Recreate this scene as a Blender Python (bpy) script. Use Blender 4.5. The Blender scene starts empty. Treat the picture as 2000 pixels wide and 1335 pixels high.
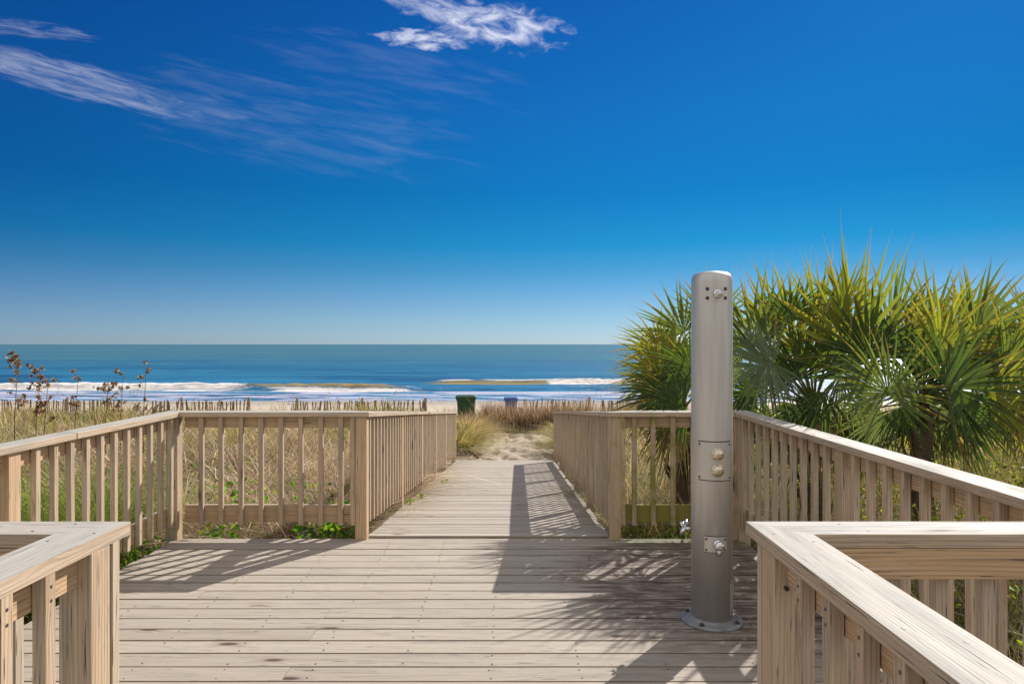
import bpy, math, random
import numpy as np
from mathutils import Vector, Matrix
random.seed(7); RNG = np.random.default_rng(11)
S = bpy.context.scene; COL = S.collection
PI = math.pi

# ---------------------------------------------------------------- camera / light
F = 1350.0; EYE = 1.53
cam_d = bpy.data.cameras.new('camera'); cam = bpy.data.objects.new('camera', cam_d); COL.objects.link(cam)
cam.location = (0, 0, EYE); cam.rotation_euler = (PI/2, 0, 0)
cam_d.sensor_width = 36.0; cam_d.lens = 36.0*F/2000.0; cam_d.shift_y = 4.5/2000.0
cam_d.clip_start = 0.05; cam_d.clip_end = 60000
S.camera = cam
SUN = Vector((0.86, 1.12, 0.98)).normalized()
SUN_EL = math.asin(SUN.z); SUN_AZ = math.atan2(SUN.x, SUN.y)
ld = bpy.data.lights.new('sun', 'SUN'); ld.energy = 3.8; ld.angle = math.radians(0.5); ld.color = (1.0, 0.95, 0.885)
lo = bpy.data.objects.new('sun', ld); COL.objects.link(lo); lo.rotation_euler = SUN.to_track_quat('Z', 'Y').to_euler()
S.view_settings.view_transform = 'Standard'; S.view_settings.look = 'None'
S.view_settings.exposure = 0.85; S.view_settings.gamma = 1.0

class NT:
    """tiny node helper"""
    def __init__(s, tree): s.t = tree; s.n = tree.nodes; s.l = tree.links
    def new(s, typ, **kw):
        n = s.n.new(typ)
        for k, v in kw.items():
            if k == 'inp':
                for a, b in v.items():
                    if isinstance(b, bpy.types.NodeSocket): s.l.new(b, n.inputs[a])
                    else: n.inputs[a].default_value = b
            else: setattr(n, k, v)
        return n
    def math(s, op, a, b=None, c=None, clamp=False):
        inp = {0: a}
        if b is not None: inp[1] = b
        if c is not None: inp[2] = c
        return s.new('ShaderNodeMath', operation=op, use_clamp=clamp, inp=inp).outputs[0]
    def mr(s, v, a, b, c=0.0, d=1.0, smooth=True):
        n = s.new('ShaderNodeMapRange', interpolation_type='SMOOTHSTEP' if smooth else 'LINEAR', inp={0: v, 1: a, 2: b, 3: c, 4: d})
        return n.outputs[0]
    def noise(s, vec, scale, detail=4, rough=.55, dist=0.0):
        n = s.new('ShaderNodeTexNoise', inp={'Scale': scale, 'Detail': detail, 'Roughness': rough, 'Distortion': dist})
        if vec is not None: s.l.new(vec, n.inputs['Vector'])
        return n.outputs['Fac']
    def mix(s, f, a, b, blend='MIX'):
        n = s.new('ShaderNodeMix', data_type='RGBA', blend_type=blend)
        for i, v in ((0, f), (6, a), (7, b)):
            if isinstance(v, bpy.types.NodeSocket): s.l.new(v, n.inputs[i])
            else: n.inputs[i].default_value = v if i == 0 else (*v[:3], 1)
        return n.outputs[2]
    def comb(s, x, y, z): return s.new('ShaderNodeCombineXYZ', inp={0: x, 1: y, 2: z}).outputs[0]
    def sep(s, v): return s.new('ShaderNodeSeparateXYZ', inp={0: v}).outputs
    def ramp(s, f, stops):
        n = s.new('ShaderNodeValToRGB', inp={0: f}); e = n.color_ramp.elements
        while len(e) < len(stops): e.new(0.5)
        for i, (p, c) in enumerate(stops): e[i].position = p; e[i].color = (*c[:3], 1)
        return n.outputs[0]

# world: Nishita sky deepened, thin cirrus in direction space
W = bpy.data.worlds.new('World'); S.world = W; W.use_nodes = True
w = NT(W.node_tree); w.n.clear()
sky = w.new('ShaderNodeTexSky', sky_type='NISHITA', sun_disc=False, sun_elevation=SUN_EL, sun_rotation=SUN_AZ,
            altitude=0, air_density=1.0, dust_density=0.2, ozone_density=1.5)
geo = w.new('ShaderNodeTexCoord').outputs['Generated']
X, Y, Z = w.sep(geo)[:3]
yy = w.math('MAXIMUM', Y, 0.12)
u = w.math('DIVIDE', X, yy); v = w.math('DIVIDE', Z, yy)
uv = w.comb(u, v, 0.0)
def rot_uv(cx, cy, ang, sx, sy):
    """ellipse-like local coordinates (in tangent units) round a sky direction"""
    c, s_ = math.cos(ang), math.sin(ang)
    du = w.math('SUBTRACT', u, cx); dv = w.math('SUBTRACT', v, cy)
    a = w.math('DIVIDE', w.math('ADD', w.math('MULTIPLY', du, c), w.math('MULTIPLY', dv, s_)), sx)
    b = w.math('DIVIDE', w.math('SUBTRACT', w.math('MULTIPLY', dv, c), w.math('MULTIPLY', du, s_)), sy)
    return a, b
def blob(cx, cy, ang, sx, sy, nscale, stretch, lo_, hi_, gain):
    a, b = rot_uv(cx, cy, ang, sx, sy)
    r = w.math('ADD', w.math('MULTIPLY', a, a), w.math('MULTIPLY', b, b))
    m = w.mr(r, 1.0, 0.0)
    nz = w.noise(w.comb(w.math('MULTIPLY', a, sx), w.math('MULTIPLY', b, sy*stretch), cx*7), nscale, 9, .62, .5)
    nz = w.math('ADD', nz, w.math('MULTIPLY', w.math('SUBTRACT', m, .6), .35))
    return w.math('MULTIPLY', w.math('MULTIPLY', w.mr(nz, lo_, hi_), w.mr(m, 0.0, .45)), gain)
def P2(px, py): return (px-1000)/F, (672-py)/F
cl = [blob(*P2(955, 48), -0.13, .165, .050, 26, 1.9, .44, .92, .74),
      blob(*P2(820, 78), -0.05, .10, .022, 30, 2.5, .44, .85, .6),
      blob(*P2(840, 10), -0.42, .12, .035, 22, 2.5, .42, .85, .42),
      blob(*P2(130, 152), -0.27, .27, .036, 16, 8, .36, .95, .27),
      blob(*P2(330, 200), -0.24, .20, .030, 14, 8, .42, .95, .12),
      blob(*P2(60, 58), -0.12, .13, .018, 16, 8, .42, .95, .22),
      blob(*P2(560, 235), -0.20, .42, .10, 10, 7, .46, .95, .06),
      blob(*P2(760, 130), -0.22, .30, .07, 10, 7, .46, .95, .05)]
tot = cl[0]
for c_ in cl[1:]: tot = w.math('MAXIMUM', tot, c_)
tot = w.math('MULTIPLY', tot, w.mr(Y, 0.10, 0.25))
deep = sky.outputs[0]
elev = w.mr(Z, 0.0, 0.45, 0.0, 1.0, False)
grad = w.ramp(w.math('DIVIDE', Z, .45, clamp=True), [(.0, (.185, .285, .500)), (.118, (.125, .222, .380)), (.233, (.051, .184, .313)), (.313, (.016, .174, .303)),
    (.469, (.008, .155, .295)), (.69, (.012, .155, .32)), (1.0, (.012, .140, .335))])
deep = w.mix(1.0, deep, grad, 'MULTIPLY')
side = w.math('MULTIPLY', w.math('MULTIPLY', X, X), w.mr(Z, 0, .2, .25, .6))
f1 = w.math('SUBTRACT', 1.0, side); f2 = w.math('SUBTRACT', 1.0, w.math('MULTIPLY', side, w.mr(X, -.2, .25, .35, .8)))
deep = w.mix(1.0, deep, w.comb(f1, f1, f2), 'MULTIPLY')
final = w.mix(tot, deep, (5.0, 4.95, 5.3))
# added fill light: unseen sky brightened behind the camera and overhead, lifting shadows
sky_fill = w.math('MAXIMUM', w.mr(Y, .55, -.05), w.mr(Z, .60, .95))
sky_fill = w.math('MULTIPLY', sky_fill, w.math('ADD', .75, w.math('MULTIPLY', w.noise(geo, 2.0, 4, .6), .4)))
final = w.mix(sky_fill, final, (3.3, 3.25, 3.2))
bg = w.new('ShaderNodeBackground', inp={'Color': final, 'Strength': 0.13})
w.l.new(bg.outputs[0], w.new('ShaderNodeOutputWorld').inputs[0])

# ---------------------------------------------------------------- helpers
def tag(o, label=None, cat=None, group=None, kind=None):
    if label: o['label'] = label
    if cat: o['category'] = cat
    if group: o['group'] = group
    if kind: o['kind'] = kind
    return o
def empty(name, loc, label, cat, group=None):
    o = bpy.data.objects.new(name, None); COL.objects.link(o); o.location = loc; o.empty_display_size = .1
    return tag(o, label, cat, group)

class MB:
    """collects boards / tubes / free faces into one mesh; coordinates are world"""
    def __init__(s): s.v = []; s.f = []; s.uv = []; s.tone = []; s.mi = []; s.sm = []
    def face(s, idx, uv=None, tone=(0.5, 0, 0), mi=0, smooth=False):
        s.f.append(idx); s.uv.append(uv or [(0, 0)]*len(idx)); s.tone.append(tone); s.mi.append(mi); s.sm.append(smooth)
    def prism(s, top, bot, tone=None, mi=0, weather=None):
        """8-corner board: top/bot = [a0,a1,b1,b0]; length a->b"""
        b = len(s.v); s.v += [tuple(p) for p in top] + [tuple(p) for p in bot]
        L = (Vector(top[3])-Vector(top[0])).length; Wd = (Vector(top[1])-Vector(top[0])).length; H = (Vector(top[0])-Vector(bot[0])).length
        r = random.random() if tone is None else tone
        o = random.uniform(0, 60); q = random.uniform(0, 60)
        ww = weather or (0, 0, 0)   # top, side, moss
        t = (r, ww[0], ww[2]); sd = (r, ww[1], ww[2])
        L2 = (Vector(top[2])-Vector(top[1])).length
        s.face([b, b+1, b+2, b+3], [(o, q), (o, q+Wd), (o+L2, q+Wd), (o+L, q)], t, mi)
        s.face([b+7, b+6, b+5, b+4], [(o+L, q+3), (o+L, q+3+Wd), (o, q+3+Wd), (o, q+3)], sd, mi)
        s.face([b+1, b+5, b+6, b+2], [(o, q+5), (o, q+5+H), (o+L, q+5+H), (o+L, q+5)], sd, mi)
        s.face([b, b+3, b+7, b+4], [(o, q+7), (o+L, q+7), (o+L, q+7+H), (o, q+7+H)], sd, mi)
        s.face([b, b+4, b+5, b+1], [(o+3, q), (o+3, q+H), (o+3.01, q+H), (o+3.01, q)], sd, mi)
        s.face([b+3, b+2, b+6, b+7], [(o+4, q), (o+4.01, q), (o+4.01, q+H), (o+4, q+H)], sd, mi)
    def beam(s, p0, p1, wx, hz, side=None, **k):
        """board from p0 to p1; wx along side, hz perpendicular"""
        p0 = Vector(p0); p1 = Vector(p1); d = (p1-p0).normalized()
        sd = Vector(side).normalized() if side else (d.cross(Vector((0, 0, 1))).normalized() if abs(d.z) < .9 else Vector((1, 0, 0)))
        up = sd.cross(d).normalized()
        a, b = sd*wx/2, up*hz/2
        s.prism([p0-a+b, p0+a+b, p1+a+b, p1-a+b], [p0-a-b, p0+a-b, p1+a-b, p1-a-b], **k)
    def tube(s, pts, radii, n=8, mi=0, tone=(.5, 0, 0), cap=True):
        rings = []
        for i, p in enumerate(pts):
            p = Vector(p)
            d = (Vector(pts[min(i+1, len(pts)-1)])-Vector(pts[max(i-1, 0)])).normalized()
            a = d.orthogonal().normalized() if abs(d.z) > .99 or True else None
            ref = Vector((0, 0, 1)) if abs(d.z) < .95 else Vector((0, 1, 0))
            a = d.cross(ref).normalized(); b = d.cross(a).normalized()
            st = len(s.v)
            for k in range(n):
                t = 2*PI*k/n; s.v.append(tuple(p+(a*math.cos(t)+b*math.sin(t))*radii[i]))
            rings.append(st)
        for i in range(len(rings)-1):
            for k in range(n):
                k2 = (k+1) % n
                s.face([rings[i]+k, rings[i]+k2, rings[i+1]+k2, rings[i+1]+k], None, tone, mi, True)
        if cap:
            s.face([rings[0]+k for k in range(n)][::-1], None, tone, mi); s.face([rings[-1]+k for k in range(n)], None, tone, mi)
    def lathe(s, c, axis, prof, n=32, mi=0, smooth=True):
        """prof = [(radius, along)]"""
        c = Vector(c); ax = Vector(axis).normalized(); a = ax.orthogonal().normalized(); b = ax.cross(a)
        rings = []
        for r, h in prof:
            st = len(s.v)
            for k in range(n):
                t = 2*PI*k/n; s.v.append(tuple(c+ax*h+(a*math.cos(t)+b*math.sin(t))*max(r, 1e-4)))
            rings.append(st)
        for i in range(len(rings)-1):
            for k in range(n):
                k2 = (k+1) % n
                s.face([rings[i]+k, rings[i]+k2, rings[i+1]+k2, rings[i+1]+k], [(k/n, prof[i][1]), ((k+1)/n, prof[i][1]), ((k+1)/n, prof[i+1][1]), (k/n, prof[i+1][1])], (.5, 0, 0), mi, smooth)
        s.face([rings[0]+k for k in range(n)][::-1], None, (.5, 0, 0), mi); s.face([rings[-1]+k for k in range(n)], None, (.5, 0, 0), mi)
    def build(s, name, mats, parent=None, bevel=0):
        me = bpy.data.meshes.new(name)
        org = parent.location if parent else Vector((0, 0, 0))
        q = parent
        while q and q.parent: q = q.parent; org = q.location + (org if False else Vector((0, 0, 0)))
        vs = [(a-org[0], b-org[1], c-org[2]) for a, b, c in s.v]
        me.from_pydata(vs, [], s.f)
        flat = [c for f in s.uv for p in f for c in p]
        me.uv_layers.new(name='UVMap'); me.uv_layers['UVMap'].data.foreach_set('uv', flat)
        ca = me.attributes.new('tone', 'FLOAT_COLOR', 'CORNER')
        tn = [c for f, t in zip(s.f, s.tone) for _ in f for c in (*t, 1)]
        ca.data.foreach_set('color', tn)
        me.polygons.foreach_set('material_index', s.mi); me.polygons.foreach_set('use_smooth', s.sm)
        for m in (mats if isinstance(mats, (list, tuple)) else [mats]): me.materials.append(m)
        me.update()
        o = bpy.data.objects.new(name, me); COL.objects.link(o)
        if parent: o.parent = parent
        if bevel:
            m = o.modifiers.new('bevel', 'BEVEL'); m.width = bevel; m.segments = 2; m.limit_method = 'ANGLE'; m.harden_normals = False
        return o

def mat(name):
    m = bpy.data.materials.new(name); m.use_nodes = True; t = NT(m.node_tree); t.n.clear()
    return m, t
def finish(t, shader, disp=None):
    o = t.new('ShaderNodeOutputMaterial'); t.l.new(shader, o.inputs[0])

# ---------------------------------------------------------------- materials
def wood_material(name, pale, warm, dark, knot=(.05, .03, .02), damp=False):
    m, t = mat(name)
    uvn = t.new('ShaderNodeUVMap', uv_map='UVMap').outputs[0]
    x, y, _ = t.sep(uvn)[:3]
    at = t.new('ShaderNodeAttribute', attribute_name='tone').outputs['Color']
    rnd, wea, moss = t.new('ShaderNodeSeparateColor', inp={0: at}).outputs[:3]
    # knots: sparse voronoi cells in mildly stretched board space
    kv = t.comb(t.math('MULTIPLY', x, 2.3), t.math('MULTIPLY', y, 7.0), 0)
    vo = t.new('ShaderNodeTexVoronoi', feature='F1', inp={'Vector': kv, 'Scale': 1.0})
    kd = vo.outputs['Distance']; pick = t.new('ShaderNodeSeparateColor', inp={0: vo.outputs['Color']}).outputs[0]
    isk = t.math('GREATER_THAN', pick, .55)
    halo = t.math('MULTIPLY', t.mr(kd, .42, .05), isk)
    # long rings, bent round knots
    ybend = t.math('ADD', y, t.math('MULTIPLY', halo, .03))
    low = t.noise(t.comb(t.math('MULTIPLY', x, .55), t.math('MULTIPLY', ybend, 2.2), 0), 1.0, 1, .4)
    ring = t.math('SINE', t.math('MULTIPLY', t.math('ADD', ybend, t.math('MULTIPLY', low, .14)), 480))
    ring = t.mr(ring, -.2, 1.0)
    fine = t.noise(t.comb(t.math('MULTIPLY', x, 2.6), t.math('MULTIPLY', ybend, 210), 1.7), 1.0, 5, .7)
    blot = t.noise(t.comb(t.math('MULTIPLY', x, 1.6), t.math('MULTIPLY', y, 10), 4.1), 1.0, 5, .6)
    c = t.mix(t.math('MULTIPLY', rnd, 1.3), warm, tuple(a*.78+b*.22 for a, b in zip(warm, dark)))
    c = t.mix(t.math('MULTIPLY', ring, t.mr(blot, .3, .7, .25, .75)), c, dark)
    wmask = t.math('ADD', t.math('MULTIPLY', wea, .95), t.math('MULTIPLY', t.math('SUBTRACT', blot, .5), .7), clamp=True)
    bleach = t.mr(wea, .9, 1.0)
    pal = t.mix(bleach, pale, (.405, .39, .365))
    pal = t.mix(t.math('MULTIPLY', rnd, .70), pal, tuple(a*.68 for a in pale))
    pal = t.mix(t.math('MULTIPLY', ring, t.mr(blot, .35, .65, .05, .30)), pal, tuple(a*.55 for a in pale))
    c = t.mix(wmask, c, pal)
    c = t.mix(t.mr(fine, .50, .70, 0, .75), c, tuple(a*.33 for a in pale))
    c = t.mix(t.mr(fine, .48, .30, 0, .50), c, tuple(min(1, a*1.28) for a in pale))
    c = t.mix(t.mr(blot, .52, .74, 0, .50), c, tuple(a*.45 for a in pale))
    # short dark checks
    chk = t.noise(t.comb(t.math('MULTIPLY', x, 6), t.math('MULTIPLY', ybend, 130), 8.3), 1.0, 2, .5)
    c = t.mix(t.mr(chk, .66, .72, 0, .85), c, (.05, .04, .035))
    core = t.math('MULTIPLY', t.mr(kd, .16, .07), isk)
    c = t.mix(t.math('MULTIPLY', t.math('MULTIPLY', t.mr(kd, .34, .12), isk), .35), c, dark)
    c = t.mix(t.math('MULTIPLY', core, .85), c, knot)
    # algae where the builder says the board stays damp
    ob = t.new('ShaderNodeNewGeometry').outputs['Position']
    mn = t.noise(ob, 5.0, 5, .65)
    mm = t.math('MULTIPLY', t.mr(t.math('ADD', mn, t.math('MULTIPLY', moss, .45)), .58, .86), t.math('MINIMUM', t.math('MULTIPLY', moss, 3), 1.0))
    c = t.mix(mm, c, (.23, .21, .045))
    if damp:   # wet, dirty boards round the shower, a fixed stain on the planks
        px_, py_, _z = t.sep(ob)[:3]
        dx = t.math('DIVIDE', t.math('SUBTRACT', px_, 1.35), 1.15); dy = t.math('DIVIDE', t.math('SUBTRACT', py_, 4.5), 1.35)
        rr = t.math('ADD', t.math('MULTIPLY', dx, dx), t.math('MULTIPLY', dy, dy))
        rr = t.math('ADD', rr, t.math('MULTIPLY', t.math('SUBTRACT', t.noise(t.comb(px_, t.math('MULTIPLY', py_, 5), 0), 2.2, 5, .6), .5), 1.6))
        wet = t.mr(rr, 1.05, .25)
        dirt = t.noise(t.comb(t.math('MULTIPLY', px_, 5), t.math('MULTIPLY', py_, 26), 0), 1.0, 5, .7)
        c = t.mix(t.math('MULTIPLY', wet, t.mr(dirt, .38, .58, .25, .92)), c, (.095, .062, .052))
        gm = t.mr(t.math('ADD', py_, t.math('MULTIPLY', t.noise(ob, 3, 4, .6), .8)), 5.45, 5.85)
        gm = t.math('MULTIPLY', gm, t.mr(px_, .75, 1.0))
        gm = t.math('MULTIPLY', gm, t.mr(py_, 5.62, 5.58))
        c = t.mix(t.math('MULTIPLY', gm, .8), c, (.09, .095, .03))
    hgt = t.math('ADD', t.math('MULTIPLY', fine, .6), t.math('MULTIPLY', ring, .25))
    hgt = t.math('SUBTRACT', hgt, t.math('MULTIPLY', t.mr(chk, .70, .76), 1.0))
    bp = t.new('ShaderNodeBump', inp={'Strength': .55, 'Distance': .0025, 'Height': hgt})
    rg = t.mr(blot, .3, .7, .62, .82)
    b = t.new('ShaderNodeBsdfPrincipled', inp={'Base Color': c, 'Roughness': rg, 'Normal': bp.outputs[0], 'Specular IOR Level': .3})
    finish(t, b.outputs[0]); return m
M = {}
M['wood'] = wood_material('railing_wood', (.52, .47, .395), (.55, .375, .215), (.25, .145, .08))
M['deckwood'] = wood_material('deck_wood', (.43, .38, .32), (.37, .285, .205), (.22, .16, .12), damp=True)

def simple(name, col, rough=.5, metal=0.0, noise=0.0, nscale=8, bump=0, stretch=None, spec=.5):
    m, t = mat(name)
    ob = t.new('ShaderNodeTexCoord').outputs['Object']
    if stretch: ob = t.new('ShaderNodeMapping', inp={0: ob, 3: stretch}).outputs[0]
    nz = t.noise(ob, nscale, 5, .6)
    c = t.mix(t.mr(nz, .35, .7, 0, noise), col, tuple(a*.45 for a in col))
    inp = {'Base Color': c, 'Roughness': t.mr(nz, .3, .7, max(rough-.08, .03), min(rough+.1, 1)), 'Metallic': metal, 'Specular IOR Level': spec}
    if bump: inp['Normal'] = t.new('ShaderNodeBump', inp={'Strength': bump, 'Distance': .002, 'Height': nz}).outputs[0]
    b = t.new('ShaderNodeBsdfPrincipled', inp=inp); finish(t, b.outputs[0]); return m
M['steel'] = simple('brushed_steel', (.56, .54, .51), .42, .6, .22, 2.2, 0, (14, 14, 1.0))
M['plate'] = simple('cast_base', (.27, .275, .29), .6, .4, .5, 12, .5)
M['chrome'] = simple('chrome', (.75, .75, .76), .12, 1.0, .1, 20)
M['brass'] = simple('worn_brass_button', (.72, .64, .48), .25, 1.0, .35, 40)
M['screw'] = simple('screw_metal', (.10, .085, .075), .5, .6, .3, 60)
M['groove'] = simple('seam', (.03, .03, .03), .7, 0, 0)
M['gbin'] = simple('green_plastic', (.018, .085, .028), .45, 0, .4, 6)
M['bbin'] = simple('blue_plastic', (.012, .06, .26), .45, 0, .3, 6)
M['rubber'] = simple('rubber', (.02, .02, .02), .8)
M['slat'] = simple('fence_slat_wood', (.27, .19, .135), .85, 0, .6, 5, .3)
M['trunk'] = simple('palm_trunk', (.11, .075, .045), .9, 0, .7, 9, .8)
M['petiole'] = simple('palm_petiole', (.17, .19, .05), .5, 0, .3, 6)
M['deadleaf'] = simple('dead_leaf', (.42, .34, .22), .8, 0, .4, 9)

def foliage(name, trans=.35, rough=.55, spec=.3, tmul=(1.5, 1.35, .5)):
    m, t = mat(name)
    a = t.new('ShaderNodeAttribute', attribute_name='col').outputs['Color']
    b = t.new('ShaderNodeBsdfPrincipled', inp={'Base Color': a, 'Roughness': rough, 'Specular IOR Level': spec})
    tc = t.mix(1.0, a, tmul, 'MULTIPLY')
    tr = t.new('ShaderNodeBsdfTranslucent', inp={'Color': tc})
    mx = t.new('ShaderNodeMixShader', inp={0: trans, 1: b.outputs[0], 2: tr.outputs[0]})
    finish(t, mx.outputs[0]); return m
M['grass'] = foliage('grass_blades', .35, .7, .15, (1.2, 1.1, .7))
M['frond'] = foliage('palmetto_frond', .42, .42, .35, (1.6, 1.6, .55))
M['leaf'] = foliage('vine_leaf', .4, .5, .3, (1.6, 1.8, .5))

# ---------------------------------------------------------------- numpy value noise, terrain
_tab = RNG.random((256, 256))
def vn(x, y):
    xi = np.floor(x).astype(int); yi = np.floor(y).astype(int); fx = x-xi; fy = y-yi
    fx = fx*fx*(3-2*fx); fy = fy*fy*(3-2*fy)
    a = _tab[xi % 256, yi % 256]; b = _tab[(xi+1) % 256, yi % 256]; c = _tab[xi % 256, (yi+1) % 256]; d = _tab[(xi+1) % 256, (yi+1) % 256]
    return (a*(1-fx)+b*fx)*(1-fy)+(c*(1-fx)+d*fx)*fy
def fbm(x, y, o=4):
    s = 0; a = .5
    for i in range(o): s = s+a*vn(x*2**i+17*i, y*2**i+5*i); a *= .5
    return s
def sst(x, a, b):
    t = np.clip((x-a)/(b-a), 0, 1); return t*t*(3-2*t)
def gz(x, y):
    x = np.asarray(x, float); y = np.asarray(y, float)
    b = np.interp(y, [-60, 5.4, 8, 14, 20, 24, 30, 45, 56, 70, 300, 3000, 30000], [-.45, -.42, -.52, -.875, -.98, -1.35, -1.8, -2.6, -3.03, -3.6, -9, -60, -60])
    side = sst(np.abs(x), 1.5, 4.0)*sst(y, 5.5, 9)*(1-sst(y, 20, 25))
    b = b+side*(.22+.25*(fbm(x*.25, y*.25)-.5))
    b = b+(fbm(x*.9+3, y*.9, 3)-.45)*.10*(1-sst(y, 40, 52))*sst(y, 14.3, 15.5)
    foot = (1-sst(np.abs(x+.05), 1.3, 2.0))*sst(y, 14.05, 14.5)*(1-sst(y, 21, 23))
    b = b+foot*((fbm(x*3.1, y*2.2, 3)-.45)*.20-.10*sst(vn(x*5.2+9, y*3.0), .55, .80))
    return b
def grid_mesh(name, xs, ys, zf, material, attrs=None):
    Xg, Yg = np.meshgrid(xs, ys); Zg = zf(Xg, Yg)
    nx, ny = len(xs), len(ys)
    co = np.stack([Xg, Yg, Zg], -1).reshape(-1, 3)
    i = np.arange((ny-1)*(nx-1)); r = i//(nx-1); c = i % (nx-1); a = r*nx+c
    fc = np.stack([a, a+1, a+nx+1, a+nx], -1)
    me = np_mesh(name, co, fc, True)
    if attrs:
        for k, fn in attrs.items():
            at = me.attributes.new(k, 'FLOAT', 'POINT'); at.data.foreach_set('value', fn(Xg, Yg).reshape(-1).astype(np.float32))
    me.materials.append(material)
    o = bpy.data.objects.new(name, me); COL.objects.link(o); return o
def np_mesh(name, co, fc, smooth=False):
    me = bpy.data.meshes.new(name); n = len(fc); k = fc.shape[1]
    me.vertices.add(len(co)); me.vertices.foreach_set('co', co.reshape(-1).astype(np.float32))
    me.loops.add(n*k); me.loops.foreach_set('vertex_index', fc.reshape(-1).astype(np.int32))
    me.polygons.add(n); me.polygons.foreach_set('loop_start', np.arange(0, n*k, k, dtype=np.int32))
    me.polygons.foreach_set('loop_total', np.full(n, k, np.int32))
    me.polygons.foreach_set('use_smooth', np.full(n, smooth, bool))
    me.update(calc_edges=True); return me

# sand
m, t = mat('sand')
pos = t.new('ShaderNodeNewGeometry').outputs['Position']; px_, py_, pz_ = t.sep(pos)[:3]
n1 = t.noise(pos, 1.2, 5, .6); n2 = t.noise(pos, 60, 4, .7); n3 = t.noise(pos, 9, 5, .6)
c = t.mix(n1, (.54, .455, .36), (.43, .365, .29))
c = t.mix(t.mr(py_, 24, 20, 0, .30), c, (.27, .22, .165))
c = t.mix(t.mr(n2, .45, .7, 0, .35), c, (.30, .23, .16))
c = t.mix(t.mr(t.noise(pos, 14, 5, .7), .55, .62, 0, .80), c, (.16, .12, .09))
wet = t.mr(py_, 44, 53)
c = t.mix(t.math('MULTIPLY', wet, .55), c, (.30, .25, .21))
litter = t.mr(py_, 13.9, 13.6)
c = t.mix(t.math('MULTIPLY', litter, .75), c, (.10, .075, .05))
bp = t.new('ShaderNodeBump', inp={'Strength': .8, 'Distance': .03, 'Height': t.math('ADD', n3, t.math('MULTIPLY', n2, .2))})
b = t.new('ShaderNodeBsdfPrincipled', inp={'Base Color': c, 'Roughness': t.mr(wet, 0, 1, .95, .5), 'Normal': bp.outputs[0], 'Specular IOR Level': .2})
finish(t, b.outputs[0]); M['sand'] = m
geo_s = lambda a, b, n: a*(b/a)**(np.arange(1, n+1)/n)
xs = np.concatenate([-geo_s(16, 6000, 22)[::-1], np.arange(-16, -2.2, .5), np.arange(-2.2, 2.2, .05), np.arange(2.2, 16, .5), geo_s(16, 6000, 22)])
ys = np.concatenate([-geo_s(10, 6000, 14)[::-1], np.arange(-10, 13.8, .6), np.arange(13.8, 23, .07), np.arange(23, 60, .6), geo_s(60, 300, 8)])
tag(grid_mesh('ground', xs, ys, gz, M['sand']), kind='structure')

# water
SEA = -3.0
def ridge(x, y, c0, wob, amp, wf, wb):
    c = c0+wob*(fbm(x*.05+c0, x*0+c0)-.5)*2
    d = y-c
    return amp*np.where(d < 0, np.exp(-(d/wf)**2), np.exp(-(d/wb)**2))
def env(x, a, b, s=3.0): return sst(x, a-s, a+s)*(1-sst(x, b-s, b+s))
XP = lambda px, d: (px-1000)*d/F
def sea_z(x, y):
    n = fbm(x*.12, y*.5, 3)-.45
    near = sst(y, 58, 75)
    z = SEA+n*.16*near*(1-sst(y, 300, 900))
    sw = (np.sin(y*.42+3*(fbm(x*.02, y*.02)))*.13+np.sin(y*.23+1)*.12)*near*(1-sst(y, 500, 1500))
    z = z+sw
    z = z+ridge(x, y, 79, 1.6, .55, .9, 3.0)*env(x, XP(835, 79), XP(1400, 79))
    z = z+ridge(x, y, 71, 1.6, .55, .9, 3.0)*env(x, XP(-700, 71), XP(790, 71))
    z = z+ridge(x, y, 96, 3.0, .35, 1.6, 4.0)*env(x, -40, 30, 8)
    z = z+ridge(x, y, 64, 1.0, .16, .7, 2.0)+env2(y, 69.5, 72.5, .6)*(fbm(x*.9, y*1.1, 4)-.4)*.4+env2(y, 77.5, 80.5, .6)*env(x, XP(1075, 79), XP(1600, 79))*(fbm(x*.9, y*1.1, 4)-.4)*.4
    return z
def foam_f(x, y):
    n = fbm(x*.35, y*1.3, 4); n2 = fbm(x*.12+8, y*.9, 4); lw = (fbm(x*.06, x*0+3.3, 3)-.45)*3
    f = 1.3*env2(y, 69.6-lw*.2, 72.4, .5)*env(x, XP(-900, 71), XP(480, 71), 1.5)
    f = np.maximum(f, .8*env2(y, 72.0, 74.4+lw, .5)*env(x, XP(-900, 71), XP(800, 71), 2)*sst(n, .30, .55))
    f = np.maximum(f, .9*env2(y, 67.0, 69.8+lw*.3, .5)*env(x, XP(-900, 71), XP(820, 71), 2)*sst(n2, .30, .55))
    f = np.maximum(f, 1.3*env2(y, 77.4, 80.2, .5)*env(x, XP(1075, 79), XP(1600, 79), 1.5))
    f = np.maximum(f, .8*env2(y, 79.2, 80.6, .4)*env(x, XP(850, 79), XP(1600, 79), 2)*sst(n, .3, .5))
    f = np.maximum(f, .85*env2(y, 62.2+lw*.3, 64.8+lw*.3, .5)*sst(n2, .20, .42))
    f = np.maximum(f, .80*env2(y, 54.5, 62.5+lw*.5, .7)*(.35+.65*sst(n, .34, .56)))
    f = np.maximum(f, .35*env2(y, 62, 78, 2)*sst(n2, .50, .66))
    return np.clip(f, 0, 1)
def env2(y, a, b, s): return sst(y, a-s, a+s)*(1-sst(y, b-s, b+s))
def silt_f(x, y):
    a = env2(y, 77.8, 79.3, .4)*env(x, XP(850, 79), XP(1085, 79), 2.5)
    b = env2(y, 69.8, 71.4, .4)*env(x, XP(495, 71), XP(770, 71), 2.0)
    return np.clip(a+b, 0, 1)*(.65+.5*fbm(x*.6, y*2, 3))
m, t = mat('sea_water')
pos = t.new('ShaderNodeNewGeometry').outputs['Position']; px_, py_, pz_ = t.sep(pos)[:3]
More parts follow.
